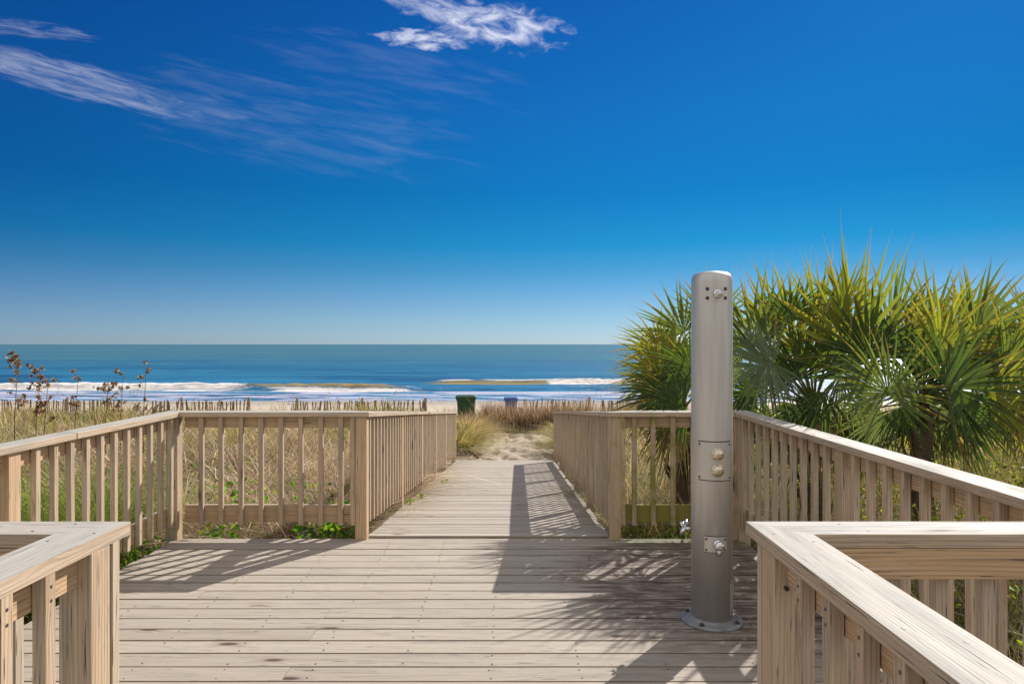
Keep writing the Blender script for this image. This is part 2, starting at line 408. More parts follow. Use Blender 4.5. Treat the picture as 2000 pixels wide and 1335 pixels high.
fo = t.new('ShaderNodeAttribute', attribute_name='foam').outputs['Fac']; si = t.new('ShaderNodeAttribute', attribute_name='silt').outputs['Fac']
strx = t.comb(t.math('MULTIPLY', px_, .10), py_, 0)
nA = t.noise(strx, .30, 5, .6); nB = t.noise(strx, 1.6, 5, .65); nC = t.noise(strx, .05, 4, .6)
dist = t.math('DIVIDE', 70.0, t.math('MAXIMUM', py_, 50.0))
c = t.ramp(dist, [(0.0, (.085, .165, .165)), (.25, (.065, .165, .185)), (.50, (.030, .150, .250)), (1.0, (.030, .185, .340))])
c = t.mix(t.mr(nC, .40, .62, 0, .45), c, (.015, .105, .20))
c = t.mix(t.mr(nA, .48, .62, 0, .62), c, (.012, .080, .175))  # darker swell lines, their shading painted into the water colour
nE = t.noise(t.comb(t.math('MULTIPLY', px_, .035), t.math('MULTIPLY', py_, .16), 3.0), 1.0, 3, .5)
c = t.mix(t.math('MULTIPLY', t.mr(nE, .50, .60), t.mr(py_, 260, 95, 0, .75)), c, (.008, .060, .15))  # long dark bands: shaded sides of swells put into the colour
c = t.mix(t.mr(nB, .52, .72, 0, .38), c, (.10, .26, .36))
c = t.mix(si, c, (.34, .25, .08))
nD = t.noise(t.comb(t.math('MULTIPLY', px_, .8), t.math('MULTIPLY', py_, 1.6), 0), 1.3, 6, .75)
fm = t.math('MULTIPLY', t.mr(t.math('ADD', fo, t.math('MULTIPLY', t.math('SUBTRACT', nD, .5), 1.6)), .22, .80), t.mr(fo, 0.02, .15))
fcol = t.mix(t.mr(py_, 65.5, 67.5), (.47, .48, .62), (.74, .70, .66))
fcol = t.mix(t.mr(nD, .42, .60, 0, .5), fcol, (.40, .38, .40))
c = t.mix(t.math('MULTIPLY', fm, t.mr(py_, 65.5, 67.5, .8, 1.0)), c, fcol)
bp = t.new('ShaderNodeBump', inp={'Strength': .9, 'Distance': .35, 'Height': t.math('ADD', nB, t.math('MULTIPLY', nA, 2.0))})
b = t.new('ShaderNodeBsdfPrincipled', inp={'Base Color': c, 'Roughness': t.mr(fm, 0, 1, .35, .8), 'Normal': bp.outputs[0], 'Specular IOR Level': .12})
finish(t, b.outputs[0]); M['sea'] = m
xs = np.concatenate([-geo_s(75, 40000, 26)[::-1], np.arange(-75, 75, .5), geo_s(75, 40000, 26)])
ys = np.concatenate([np.arange(52, 82, .2), np.arange(82, 130, .6), geo_s(130, 45000, 60)])
tag(grid_mesh('water', xs, ys, sea_z, M['sea'], {'foam': foam_f, 'silt': silt_f}), kind='structure')

# ---------------------------------------------------------------- deck and boardwalk
def ramp_z(y): return -0.098*(y-5.50) if y > 5.50 else 0.0
dk = MB(); pitch = .1452; y0 = 3.136-pitch*12 if False else 3.136
ylist = []
y = 3.138
while y > -1.3: y -= pitch
while y < 5.45: ylist.append(y); y += pitch
for y in ylist:
    a, b = y+.0070, y+pitch-.0070
    if b > 5.53: b = 5.53
    if a < 1.9: xa, xb = -1.12-.06, .73+.05
    else: xa, xb = -2.66, 1.80
    # butt joints on some rows
    if a >= 1.9:
        j = random.choice([None]*9+[-1.05, .55, 1.3, -1.9])
    else: j = None
    segs = [(xa, xb)] if j is None else [(xa, j-.0015), (j+.0015, xb)]
    for (p, q) in segs:
        zj = random.uniform(-.0025, .0015); e0 = 0 if j is not None else random.uniform(-.012, .012)
        r = random.random()
        T = [(p+e0, b, zj), (p+e0, a, zj), (q+e0, a, zj), (q+e0, b, zj)]
        dk.prism(T, [(x_, y_, z_-.032) for x_, y_, z_ in T], tone=r, weather=(.74+.14*random.random(), .4, .0))
for y in ylist:
    if y < 2.7: continue
    for xj in np.arange(-2.2, 1.7, .42):
        for f_ in (.22, .78):
            if random.random() < .25: continue
            dk.lathe((xj+random.uniform(-.008, .008), y+pitch*f_+random.uniform(-.006, .006), .0012), (0, 0, 1), [(.0045, 0), (.0045, .0008), (.003, .001)], 7, 1)
deck = dk.build('deck', [M['deckwood'], M['screw']], None, .0035)
tag(deck, kind='structure')
fr = MB()
for (p, q) in (((-2.65, 1.9, -.125), (-2.65, 5.52, -.125)), ((1.78, 1.9, -.125), (1.78, 5.52, -.125)), ((-2.62, 5.50, -.125), (-1.2, 5.50, -.125)), ((.80, 5.50, -.125), (1.75, 5.50, -.125)), ((-2.6, 1.95, -.125), (1.7, 1.95, -.125))):
    fr.beam(p, q, .038, .18, weather=(.3, .3, .3))
for x_ in np.arange(-2.2, 1.7, .42): fr.beam((x_, 1.98, -.13), (x_, 5.47, -.13), .038, .18, weather=(.3, .3, .2))
tag(fr.build('deck_frame', M['wood']), kind='structure')
bw = MB(); y = 5.531
xl = lambda y: -1.155+.0012*(y-5.4); xr = lambda y: .785+.0082*(y-5.4)
while y < 14.1:
    a, b = y+.0070, y+pitch-.0070; zj = random.uniform(-.0025, .0015)
    T = [(xl(b)+random.uniform(-.008, .008), b, ramp_z(b)+zj), (xl(a), a, ramp_z(a)+zj), (xr(a), a, ramp_z(a)+zj), (xr(b)+random.uniform(-.008, .008), b, ramp_z(b)+zj)]
    bw.prism(T, [(x_, y_, z_-.032) for x_, y_, z_ in T], weather=(.9, .5, 0)); y += pitch
bwo = bw.build('boardwalk', M['deckwood'], None, .0035); tag(bwo, kind='structure')
fr = MB()
for xx in (-1.10, -.2, .74): fr.beam((xx, 5.56, ramp_z(5.56)-.13), (xx+.03, 14.0, ramp_z(14.0)-.13), .038, .18, weather=(.3, .3, .2))
tag(fr.build('boardwalk_frame', M['wood']), kind='structure')

# ---------------------------------------------------------------- railings
CAP_T = .038
def railing(label, p0, p1, nin, cap, posts, bals, zf=lambda y: 0.0, near=False, moss=0.0, warm_posts=(), group='wooden deck railings', splits=()):
    """p0->p1: line of the inner faces (xy). nin: unit xy vector to the deck side. posts/bals: distances of
    their start along the line. cap: four xy corners."""
    p0 = Vector((*p0, 0)); p1 = Vector((*p1, 0)); d = (p1-p0).normalized(); L = (p1-p0).length; n = Vector((*nin, 0)); out = -n
    root = empty('wooden_railing', (p0.x, p0.y, zf(p0.y)), label, 'railing', group)
    Z = lambda q, h: Vector((q.x, q.y, zf(q.y)+h))
    # cap
    cm = MB(); cs = [Vector((*c, 0)) for c in cap]
    cuts = [0]+list(splits)+[1]
    for a, b in zip(cuts[:-1], cuts[1:]):
        g = .0012 if len(cuts) > 2 else 0
        A0 = cs[0].lerp(cs[3], a+(g if a else 0)); A1 = cs[1].lerp(cs[2], a+(g if a else 0)); B1 = cs[2] if b == 1 else cs[1].lerp(cs[2], b-g); B0 = cs[3] if b == 1 else cs[0].lerp(cs[3], b-g)
        T = [Z(q, 1.0) for q in (A0, A1, B1, B0)]; Bt = [Z(q, 1.0-CAP_T) for q in (A0, A1, B1, B0)]
        cm.prism(T, Bt, weather=(1.0, .45, moss*.2))
    if near:
        tl = 0.1
        while tl < (cs[3]-cs[0]).length-.05:
            for s_ in (.22, .78):
                c0 = cs[0].lerp(cs[3], tl/(cs[3]-cs[0]).length).lerp(cs[1].lerp(cs[2], tl/(cs[3]-cs[0]).length), s_)
                cm.lathe(Z(c0, 1.0002), (0, 0, 1), [(.0042, 0), (.0042, .0006), (.003, .0007)], 8, 1)
            tl += .62
    cm.build('handrail_board', [M['wood'], M['screw']], root, .005 if near else .004)
    # top and bottom rails
    r0 = p0+d*.03; r1 = p1-d*.03
    for nm, zc, hh in (('top_rail', .9165, .089), ('bottom_rail', .195, .138)):
        rm = MB(); c0 = out*.055
        rm.beam(Z(r0+c0, zc), Z(r1+c0, zc), .036, hh-.002, weather=(.7, .05, moss*(1.0 if nm == 'bottom_rail' else .1)))
        rm.build(nm, M['wood'], root, .003)
    for k, s_ in enumerate(posts):
        q = p0+d*(s_+.0445)+out*.0445
        pm = MB(); base = float(gz(q.x, q.y))-.1
        T = [q-d*.0445+n*.0445, q+d*.0445+n*.0445, q+d*.0445-n*.0445, q-d*.0445-n*.0445]
        # vertical board: length axis = z
        zt = min(zf((q-d*.04).y), zf((q+d*.04).y))+1.0-CAP_T-.0005
        a0, a1, a2, a3 = [Vector((c.x, c.y, 0)) for c in T]
        up = lambda c: Vector((c.x, c.y, zt)); dn = lambda c: Vector((c.x, c.y, base))
        pm.prism([dn(a0), dn(a1), up(a1), up(a0)], [dn(a3), dn(a2), up(a2), up(a3)], tone=.1 if k in warm_posts else None, weather=((.0, .1, moss*.5) if k in warm_posts else (.22, .50, moss*.25)))
        pm.build('post', M['wood'], root, .004)
    for s_ in bals:
        q = p0+d*(s_+.018)+out*.017
        zt = min(zf((q-d*.02).y), zf((q+d*.02).y))+1.0-CAP_T-.0005; zb = zf(q.y)+.112+random.uniform(-.004, .004)
        lean = random.uniform(-.003, .003)
        bm_ = MB(); h = .018; e = .0165
        c0, c1, c2, c3 = q-d*h+n*e, q+d*h+n*e, q+d*h-n*e, q-d*h-n*e
        up = lambda c: Vector((c.x+d.x*lean, c.y+d.y*lean, zt)); dn = lambda c: Vector((c.x, c.y, zb))
        bm_.prism([dn(c0), dn(c1), up(c1), up(c0)], [dn(c3), dn(c2), up(c2), up(c3)], weather=(.30, .60, moss*.5))
        if near:
            for zz in (.93, .895, .22, .17):
                bm_.lathe(Vector((q.x, q.y, zf(q.y)+zz))+n*.0168, n, [(.0045, 0), (.0045, .0006), (.003, .0008)], 8, 1)
        bm_.build('baluster', [M['wood'], M['screw']], root, .0025)
    return root

seq = lambda a, b, st: [a+st*i for i in range(int((b-a)/st)+1)]
# back left, between the left corner and the boardwalk
bx = [(px-1000)*5.42/F for px in (387, 426, 465, 504.5, 543, 582, 621, 660, 684)]
railing('short back railing left of the boardwalk, between the left corner and the yellowish post', (-2.615, 5.42), (-1.145, 5.42), (0, -1),
        [(-2.74, 5.54), (-2.60, 5.40), (-1.12, 5.40), (-1.26, 5.54)], [1.385], [x_+2.615 for x_ in bx], warm_posts=(0,))
# left side
railing('left side deck railing running towards the viewer with green grass growing behind it', (-2.62, 2.05), (-2.62, 5.50), (1, 0),
        [(-2.74, 1.93), (-2.60, 2.07), (-2.60, 5.3985), (-2.74, 5.5385)], [0.0, 1.55, 3.36], [s for s in seq(.12, 1.45, .151)]+[s for s in seq(1.757, 3.3, .151)], warm_posts=(1,), splits=(.62,))
# boardwalk left
railing('boardwalk railing on the left side, sloping down towards the beach', (-1.14, 5.51), (-1.128, 13.95), (1, 0),
        [(-1.261, 5.5415), (-1.12, 5.4015), (-1.11, 13.98), (-1.25, 13.98)], [1.66, 3.25, 4.85, 6.35, 8.33],
        [s for s in seq(.05, 8.2, .150) if min(abs(s-p) for p in (1.66, 3.25, 4.85, 6.35, 8.33)) > .05 and min(abs(s-p-.07) for p in (1.66, 3.25, 4.85, 6.35, 8.33)) > .04], ramp_z, warm_posts=(0,), splits=(.31, .66))
# boardwalk right
railing('boardwalk railing on the right side, casting its slatted shadow across the planks', (.765, 5.51), (.835, 13.95), (-1, 0),
        [(.75, 5.4015), (.891, 5.5415), (.96, 13.98), (.82, 13.98)], [1.66, 3.25, 4.85, 6.35, 8.33],
        [s for s in seq(.05, 8.2, .150) if min(abs(s-p) for p in (1.66, 3.25, 4.85, 6.35, 8.33)) > .05 and min(abs(s-p-.07) for p in (1.66, 3.25, 4.85, 6.35, 8.33)) > .04], ramp_z, splits=(.36, .7))
# back right
bx = [(px-1000)*5.42/F for px in (1212.5, 1235, 1272, 1311, 1350, 1389, 1427)]
railing('short back railing behind the shower post with a mossy green bottom board', (.765, 5.42), (1.77, 5.42), (0, -1),
        [(.891, 5.54), (.75, 5.40), (1.75, 5.40), (1.89, 5.54)], [0.0, .92], [x_-.765 for x_ in bx], moss=.9)
# right side
railing('long right side deck railing with palmetto leaves hanging over its far end', (1.77, 5.50), (1.77, 2.05), (-1, 0),
        [(1.89, 5.5385), (1.75, 5.3985), (1.75, 2.07), (1.89, 1.93)], [0.03, 1.70, 3.36], [s for s in seq(.16, 1.62, .155)]+[s for s in seq(1.885, 3.3, .152)], moss=.25, splits=(.45,))
# front right, across and along
railing('front right railing section running left to right, its pale top ending in a mitred corner', (1.75, 2.005), (.71, 2.005), (0, 1),
        [(1.75, 1.93), (1.89, 2.07), (.70, 2.07), (.84, 1.93)], [], [s for s in seq(.10, .95, .135)]+[1.003], near=True)
NEAR_RIGHT = railing('nearest railing at the right edge, running from the mitred corner towards the viewer', (.71, 1.965), (.71, -1.0), (-1, 0),
        [(.8415, 1.9285), (.7015, 2.0685), (.70, -1.0), (.84, -1.0)], [0.0, 2.5], [s for s in seq(.23, 2.9, .1505)], near=True)
kh = MB(); kh.v += [(.746+.008*math.cos(a)*(1+.35*math.sin(3*a)), 1.8752, .868+.010*math.sin(a)*(1+.3*math.cos(2*a))) for a in [2*PI*k/14 for k in range(14)]]
kh.v += [(p[0], p[1]+.004, p[2]) for p in kh.v]; kh.face(list(range(14))[::1]); [kh.face([k, (k+1) % 14, 14+(k+1) % 14, 14+k]) for k in range(14)]
for v_ in range(14): kh.v[v_] = (kh.v[v_][0], 1.8745, kh.v[v_][2])
kh.build('knot_hole', M['groove'], NEAR_RIGHT)
# front left
railing('front left railing section running left to right, its pale top ending in a pointed corner', (-2.60, 2.005), (-1.14, 2.005), (0, 1),
        [(-2.60, 2.07), (-2.60, 1.93), (-1.28, 1.93), (-1.14, 2.07)], [], [s for s in seq(.1, 1.25, .15)]+[1.424], near=True)
railing('nearest railing at the left edge, running from the pointed corner towards the viewer', (-1.142, 1.965), (-1.142, -1.0), (1, 0),
        [(-1.1415, 2.0685), (-1.2815, 1.9285), (-1.28, -1.0), (-1.14, -1.0)], [0.0, 2.5], [s for s in seq(.233, 2.9, .1505)], near=True)

# ---------------------------------------------------------------- shower post
CX, CY, CR = 1.11, 3.84, .1115
sh = empty('shower_post', (CX, CY, 0), 'tall grey steel outdoor shower column bolted to the deck boards', 'shower')
mb = MB(); mb.lathe((CX, CY, 0), (0, 0, 1), [(CR, .012), (CR, 1.0), (CR, 1.868), (CR*.995, 1.885), (CR*.96, 1.902), (CR*.88, 1.916), (CR*.72, 1.926), (CR*.45, 1.932), (.002, 1.934)], 96)
mb.build('column', M['steel'], sh)
mb = MB(); mb.lathe((CX, CY, 0), (0, 0, 1), [(.168, -.003), (.169, .008), (.164, .014), (.135, .016), (CR+.012, .020), (CR+.006, .030), (CR-.004, .031)], 64)
bpl = mb.build('base_plate', M['plate'], sh)
for k in range(4):
    a = math.radians(45+90*k+8); c = (CX+.142*math.cos(a), CY+.142*math.sin(a), .0145)
    q = MB(); q.lathe(c, (0, 0, 1), [(.015, 0), (.015, .003), (.010, .0031), (.010, .011), (.008, .013), (.002, .0135)], 6, 0, False)
    o = q.build('bolt', M['screw'], None); o.parent = bpl
    o.data.transform(Matrix.Translation((-CX, -CY, 0)))
def curved(mb, z0, z1, x0, x1, off, th=.0025, mi=0, n=18):
    """curved plate on the -y side, x0/x1 arc positions in metres from the axis"""
    P_ = lambda i, r, z: (CX+math.sin((x0+(x1-x0)*i/n)/CR)*r, CY-math.cos((x0+(x1-x0)*i/n)/CR)*r, z)
    st = len(mb.v); o_ = CR+off; q_ = CR-.002
    for i in range(n+1): mb.v += [P_(i, o_, z0), P_(i, o_, z1)]
    for i in range(n): mb.face([st+2*i, st+2*i+2, st+2*i+3, st+2*i+1], None, (.5, 0, 0), mi, True)
    for zz in (z0, z1):
        e = len(mb.v)
        for i in range(n+1): mb.v += [P_(i, q_, zz), P_(i, o_, zz)]
        for i in range(n):
            f = [e+2*i, e+2*i+2, e+2*i+3, e+2*i+1]; mb.face(f if zz == z0 else f[::-1], None, (.5, 0, 0), mi)
    for i in (0, n):
        e = len(mb.v); mb.v += [P_(i, q_, z0), P_(i, o_, z0), P_(i, o_, z1), P_(i, q_, z1)]; mb.face([e, e+1, e+2, e+3], None, (.5, 0, 0), mi)
def on(x, z, off=0):
    a = x/CR; return Vector((CX+math.sin(a)*(CR+off), CY-math.cos(a)*(CR+off), z)), Vector((math.sin(a), -math.cos(a), 0))
def child(mb, name, mats, par):
    o = mb.build(name, mats, None); o.parent = par
    if par is not None: o.data.transform(Matrix.Translation((-CX, -CY, 0)))
    return o
ZP = lambda py: EYE-(py-672)*3.73/F
# control panel
p = MB(); curved(p, ZP(939)-.0015, ZP(862)+.0015, -.1095, .083, .0008, mi=1); curved(p, ZP(937.6), ZP(863.5), -.108, .0815, .0028)
panel = child(p, 'control_panel', [M['steel'], M['groove']], sh)
for py in (886.6, 918):
    c, nn = on(-.002, ZP(py), .003); q = MB()
    q.lathe(c, nn, [(.034, 0), (.034, .004), (.0325, .006), (.031, .006), (.030, .014), (.026, .021), (.018, .026), (.009, .028), (.001, .0285)], 32)
    bt = child(q, 'push_button', M['brass'], panel)
for xx in (-.098, .072):
    for py in (868, 933):
        c, nn = on(xx, ZP(py), .003); q = MB(); q.lathe(c, nn, [(.006, 0), (.006, .002), (.004, .0035), (.001, .004)], 10); child(q, 'screw', M['screw'], panel)
# shower head
p = MB(); curved(p, ZP(588), ZP(558), -.062, .052, .0012)
hp = child(p, 'shower_head', [M['steel'], M['groove']], sh)
c, nn = on(-.001, ZP(573), .001)
q = MB(); q.lathe(c, nn, [(.024, 0), (.024, .006), (.020, .010), (.016, .012)], 24); q.lathe(c+nn*.012, (nn+Vector((0.1, 0, -.55))).normalized(), [(.013, -.004), (.015, .012), (.017, .026), (.013, .027), (.001, .024)], 20)
child(q, 'nozzle', M['chrome'], hp)
for xx in (-.054, .044):
    for py in (563.5, 581.5):
        c, nn = on(xx, ZP(py), .001); q = MB(); q.lathe(c, nn, [(.010, 0), (.010, .002), (.0065, .0025), (.0065, .006), (.001, .007)], 12); child(q, 'bolt', M['screw'], hp)
# foot tap
p = MB(); curved(p, ZP(1079)-.001, ZP(1047)+.001, -.0715, .0515, .0006, mi=1); curved(p, ZP(1078), ZP(1048), -.070, .050, .0028)
ft = child(p, 'foot_tap', [M['steel'], M['groove']], sh)
c, nn = on(-.001, ZP(1062), .003)
q = MB(); q.lathe(c, nn, [(.024, 0), (.022, .006), (.013, .010), (.013, .020), (.023, .026), (.026, .036), (.023, .047), (.014, .052), (.002, .053)], 28); child(q, 'knob', M['chrome'], ft)
q = MB(); cc = c+nn*.028; q.tube([cc+Vector((0, 0, -.015)), cc+Vector((0, 0, -.035)), cc+Vector((0, 0, -.052))], [.011, .010, .0115], 14); child(q, 'spout', M['chrome'], ft)
for xx in (-.060, .040):
    for py in (1053, 1074):
        c, nn = on(xx, ZP(py), .003); q = MB(); q.lathe(c, nn, [(.006, 0), (.006, .002), (.001, .004)], 10); child(q, 'screw', M['screw'], ft)
# access door on the right flank
p = MB(); curved(p, ZP(1206)-.001, ZP(1135)+.001, .0755, .170, .0006, mi=1); curved(p, ZP(1205), ZP(1136), .078, .168, .0026)
ac = child(p, 'access_cover', [M['steel'], M['groove']], sh)
for py in (1141, 1200):
    c, nn = on(.090, ZP(py), .003); q = MB(); q.lathe(c, nn, [(.004, 0), (.004, .002), (.001, .003)], 8); child(q, 'screw', M['screw'], ac)
# hose tap on the left flank
zt = EYE-(1031-672)*3.84/F
q = MB(); q.tube([(CX-CR+.005, CY, zt), (CX-CR-.045, CY, zt)], [.011, .011], 14); q.tube([(CX-CR-.040, CY, zt+.004), (CX-CR-.052, CY, zt-.012), (CX-CR-.056, CY, zt-.034)], [.014, .013, .012], 14)
q.tube([(CX-CR-.032, CY, zt), (CX-CR-.040, CY, zt+.026)], [.008, .007], 10)
tp = child(q, 'hose_tap', M['chrome'], sh)
q = MB(); ctr = Vector((CX-CR-.042, CY, zt+.03))
for k in range(4):
    a = PI/4+k*PI/2; dd = Vector((math.cos(a)*.9, math.sin(a), .25*math.cos(a))); q.tube([ctr, ctr+dd*.018, ctr+dd*.027], [.006, .006, .009], 8)
child(q, 'handle', M['chrome'], tp)

# ---------------------------------------------------------------- vegetation builders
def colmesh(name, co, fc, col, material, smooth=False):
    me = np_mesh(name, co, fc, smooth)
    a = me.attributes.new('col', 'FLOAT_COLOR', 'POINT')
    c4 = np.ones((len(co), 4), np.float32); c4[:, :3] = col; a.data.foreach_set('color', c4.reshape(-1))
    me.materials.append(material); o = bpy.data.objects.new(name, me); return o
def link(o, parent=None):
    COL.objects.link(o)
    if parent: o.parent = parent
    return o
def pick(n, pal, wts):
    pal = np.array(pal); k = RNG.choice(len(pal), n, p=np.array(wts)/sum(wts)); c = pal[k]
    return c*RNG.uniform(.6, 1.35, (n, 1))
def blades_geo(P, h, wd, lean, col, az=None, tipcol=None):
    n = len(P); az = RNG.uniform(0, 2*PI, n) if az is None else az
    D = np.stack([np.cos(az), np.sin(az), np.zeros(n)], -1); fa = az+PI/2+RNG.uniform(-.7, .7, n)
    Wv = np.stack([np.cos(fa), np.sin(fa), np.zeros(n)], -1)
    ts = [0, .35, .7, 1.0]; cs = []; cc = []
    for t_ in ts:
        z = h*(t_-lean*.38*t_**2.2)
        c = P+D*(h*lean*t_**1.8)[:, None]; c[:, 2] += z
        wv = Wv*(wd*(1-t_*.95)*.5)[:, None]
        cs += [c-wv, c+wv]
        k = 1.0 if tipcol is None else 1
        cc += [col*(.75+.35*t_)]*2
    co = np.stack(cs, 1).reshape(-1, 3); cl = np.stack(cc, 1).reshape(-1, 3)
    b = (np.arange(n)*8)[:, None]; q = np.array([[0, 1, 3, 2], [2, 3, 5, 4], [4, 5, 7, 6]])
    fc = (b[:, :, None]+q[None]).reshape(-1, 4)
    return co, fc, cl
def leaves_geo(P, size, col, up=.5):
    n = len(P); a = RNG.normal(size=(n, 3)); a /= np.linalg.norm(a, axis=1)[:, None]
    nrm = RNG.normal(size=(n, 3)); nrm[:, 2] = np.abs(nrm[:, 2])+up; b = np.cross(nrm, a); b /= np.linalg.norm(b, axis=1)[:, None]
    nn = np.cross(a, b); s = size[:, None]
    co = np.stack([P-a*s*.5, P+b*s*.30+nn*s*.08, P+a*s*.6-nn*s*.05, P-b*s*.30+nn*s*.08], 1).reshape(-1, 3)
    fc = (np.arange(n)*4)[:, None]+np.array([0, 1, 2, 3]); return co, fc, np.repeat(col, 4, 0)
def merge(parts):
    co = []; fc = []; cl = []; o = 0
    for a, b, c in parts: co.append(a); fc.append(b+o); cl.append(c); o += len(a)
    return np.concatenate(co), np.concatenate(fc), np.concatenate(cl)
def clumped(n, x0, x1, y0, y1, nc, sg):
    cx = RNG.uniform(x0, x1, nc); cy = RNG.uniform(y0, y1, nc); k = RNG.integers(0, nc, n)
    return cx[k]+RNG.normal(0, sg, n), cy[k]+RNG.normal(0, sg, n), k
def clear(x, y, m=.0):
    """True where plants may stand"""
    deckm = (x > -2.72-m) & (x < 1.86+m) & (y < 5.58+m)
    walk = (x > -1.2-m) & (x < .9+m) & (y >= 5.5) & (y < 14.2)
    path = (np.abs(x+.05-.35*sst(y, 16, 20)) < 1.0+.35*(fbm(y*.8, x*0+2)-.5)*2) & (y >= 14.1) & (y < 19.8)
    return ~(deckm | walk | path)
TAN = [(.52, .38, .25), (.36, .25, .16), (.74, .60, .44), (.13, .085, .06), (.40, .28, .23)]
GRN = [(.17, .25, .04), (.26, .31, .06), (.11, .18, .035), (.38, .36, .09)]
def field(name, specs, label, cat=None, material=None):
    parts = []
    for (n, x0, x1, y0, y1, nc, sg, h0, h1, wd, l0, l1, pal, wt, m) in specs:
        x, y, k = clumped(n, x0, x1, y0, y1, nc, sg); ok = clear(x, y, m) & (y < 23)
        x, y, k = x[ok], y[ok], k[ok]; n = len(x)
        hk = RNG.uniform(.7, 1.2, nc)[k]
        h = RNG.uniform(h0, h1, n)*hk; ln = RNG.uniform(l0, l1, n)
        ck = RNG.uniform(.55, 1.3, nc)[k][:, None]
        P = np.stack([x, y, gz(x, y)-.02], -1)
        wdv = wd*1.8*RNG.uniform(.5, 1.5, n)*np.clip(np.hypot(x, y)/7, .9, 2.2)
        pc = np.array(pal)[RNG.choice(len(pal), nc, p=np.array(wt)/sum(wt))][k]
        mixk = RNG.uniform(.2, .8, n)[:, None]
        parts.append(blades_geo(P, h, wdv, ln, (pick(n, pal, wt)*(1-mixk)+pc*mixk)*ck))
    o = link(colmesh(name, *merge(parts), material or M['grass'])); return tag(o, label, cat, None, 'stuff')
AL = TAN+GRN
# brown thicket beyond the back-left railing and towards the dune
field('dune_grass', [
    (26000, -3.0, -1.25, 5.7, 9.0, 160, .10, .30, .80, .0065, .5, 2.0, AL, [6, 4, 5, 5, 5, .5, .8, .4, 1], .14),
    (34000, -9, -1.4, 6.5, 14, 600, .13, .35, .85, .008, .4, 1.9, AL, [6, 5, 4, 4, 4, .8, 1, .6, 1], .18),
    (3500, -3.2, -1.25, 5.7, 9.5, 90, .12, .4, .9, .009, .6, 2.2, [(.85, .72, .52), (.70, .52, .38)], [1, 1], .16),
    (4000, -9, -1.4, 8, 14, 200, .15, .4, .9, .010, .5, 2.0, [(.85, .72, .52), (.45, .30, .24)], [1, 1], .05),
    (26000, -17, -1.5, 11, 20.0, 500, .22, .38, .90, .009, .2, 1.1, AL, [5, 4, 4, 2, 2, 2, 4, 1, 5], .05)],
    'dry tan and olive dune grass filling the ground left of the boardwalk', 'grass')
field('long_green_grass', [
    (22000, -5.6, -3.3, 2.0, 5.9, 140, .13, .85, 1.25, .007, .5, 1.1, GRN, [4, 5, 2, 2], .40),
    (16000, -14, -5.0, 6.0, 14, 260, .25, .35, .62, .010, .3, 1.0, GRN+TAN[:2], [4, 5, 2, 3, 2, 2], .1)],
    'long drooping bright green grass behind the left side railing', 'grass')
field('right_dune_grass', [
    (16000, .95, 2.9, 5.75, 9.0, 160, .14, .3, .8, .007, .3, 1.4, AL, [4, 4, 3, 5, 4, 2, 3, 2, 2], .04),
    (16000, 1.2, 8, 7, 14, 320, .2, .4, .85, .009, .2, 1.1, AL, [5, 4, 4, 2, 2, 3, 4, 1, 5], .1),
    (20000, 2.05, 7, 1.0, 7.5, 240, .18, .3, .9, .007, .3, 1.3, AL, [4, 4, 4, 4, 4, 3, 3, 2, 3], .1),
    (16000, 1.3, 16, 13, 20.5, 340, .25, .4, .8, .010, .15, .9, AL, [5, 4, 4, 2, 2, 2, 3, 1, 4], .1)],
    'tangled dry and olive grass on the right of the deck and boardwalk', 'grass')
# reeds closing the end of the sand path
def reeds():
    parts = []
    for (n, x0, x1, y0, y1, h0, h1) in ((4200, -.9, 2.3, 19.6, 21.2, .6, 1.12), (1300, -2.0, -.4, 19.3, 20.6, .4, .8), (1800, 2.2, 4.5, 19.2, 21, .5, .95)):
        x = RNG.uniform(x0, x1, n); y = RNG.uniform(y0, y1, n)
        parts.append(blades_geo(np.stack([x, y, gz(x, y)-.02], -1), RNG.uniform(h0, h1, n), RNG.uniform(.014, .032, n), RNG.uniform(.05, .9, n), pick(n, [(.34, .23, .165), (.13, .08, .06), (.56, .43, .33), (.30, .22, .10)], [5, 4, 3, 1])))
    o = link(colmesh('dry_reeds', *merge(parts), M['grass'])); tag(o, 'dense brown dry reeds at the far end of the sand path', 'reeds', None, 'stuff')
reeds()
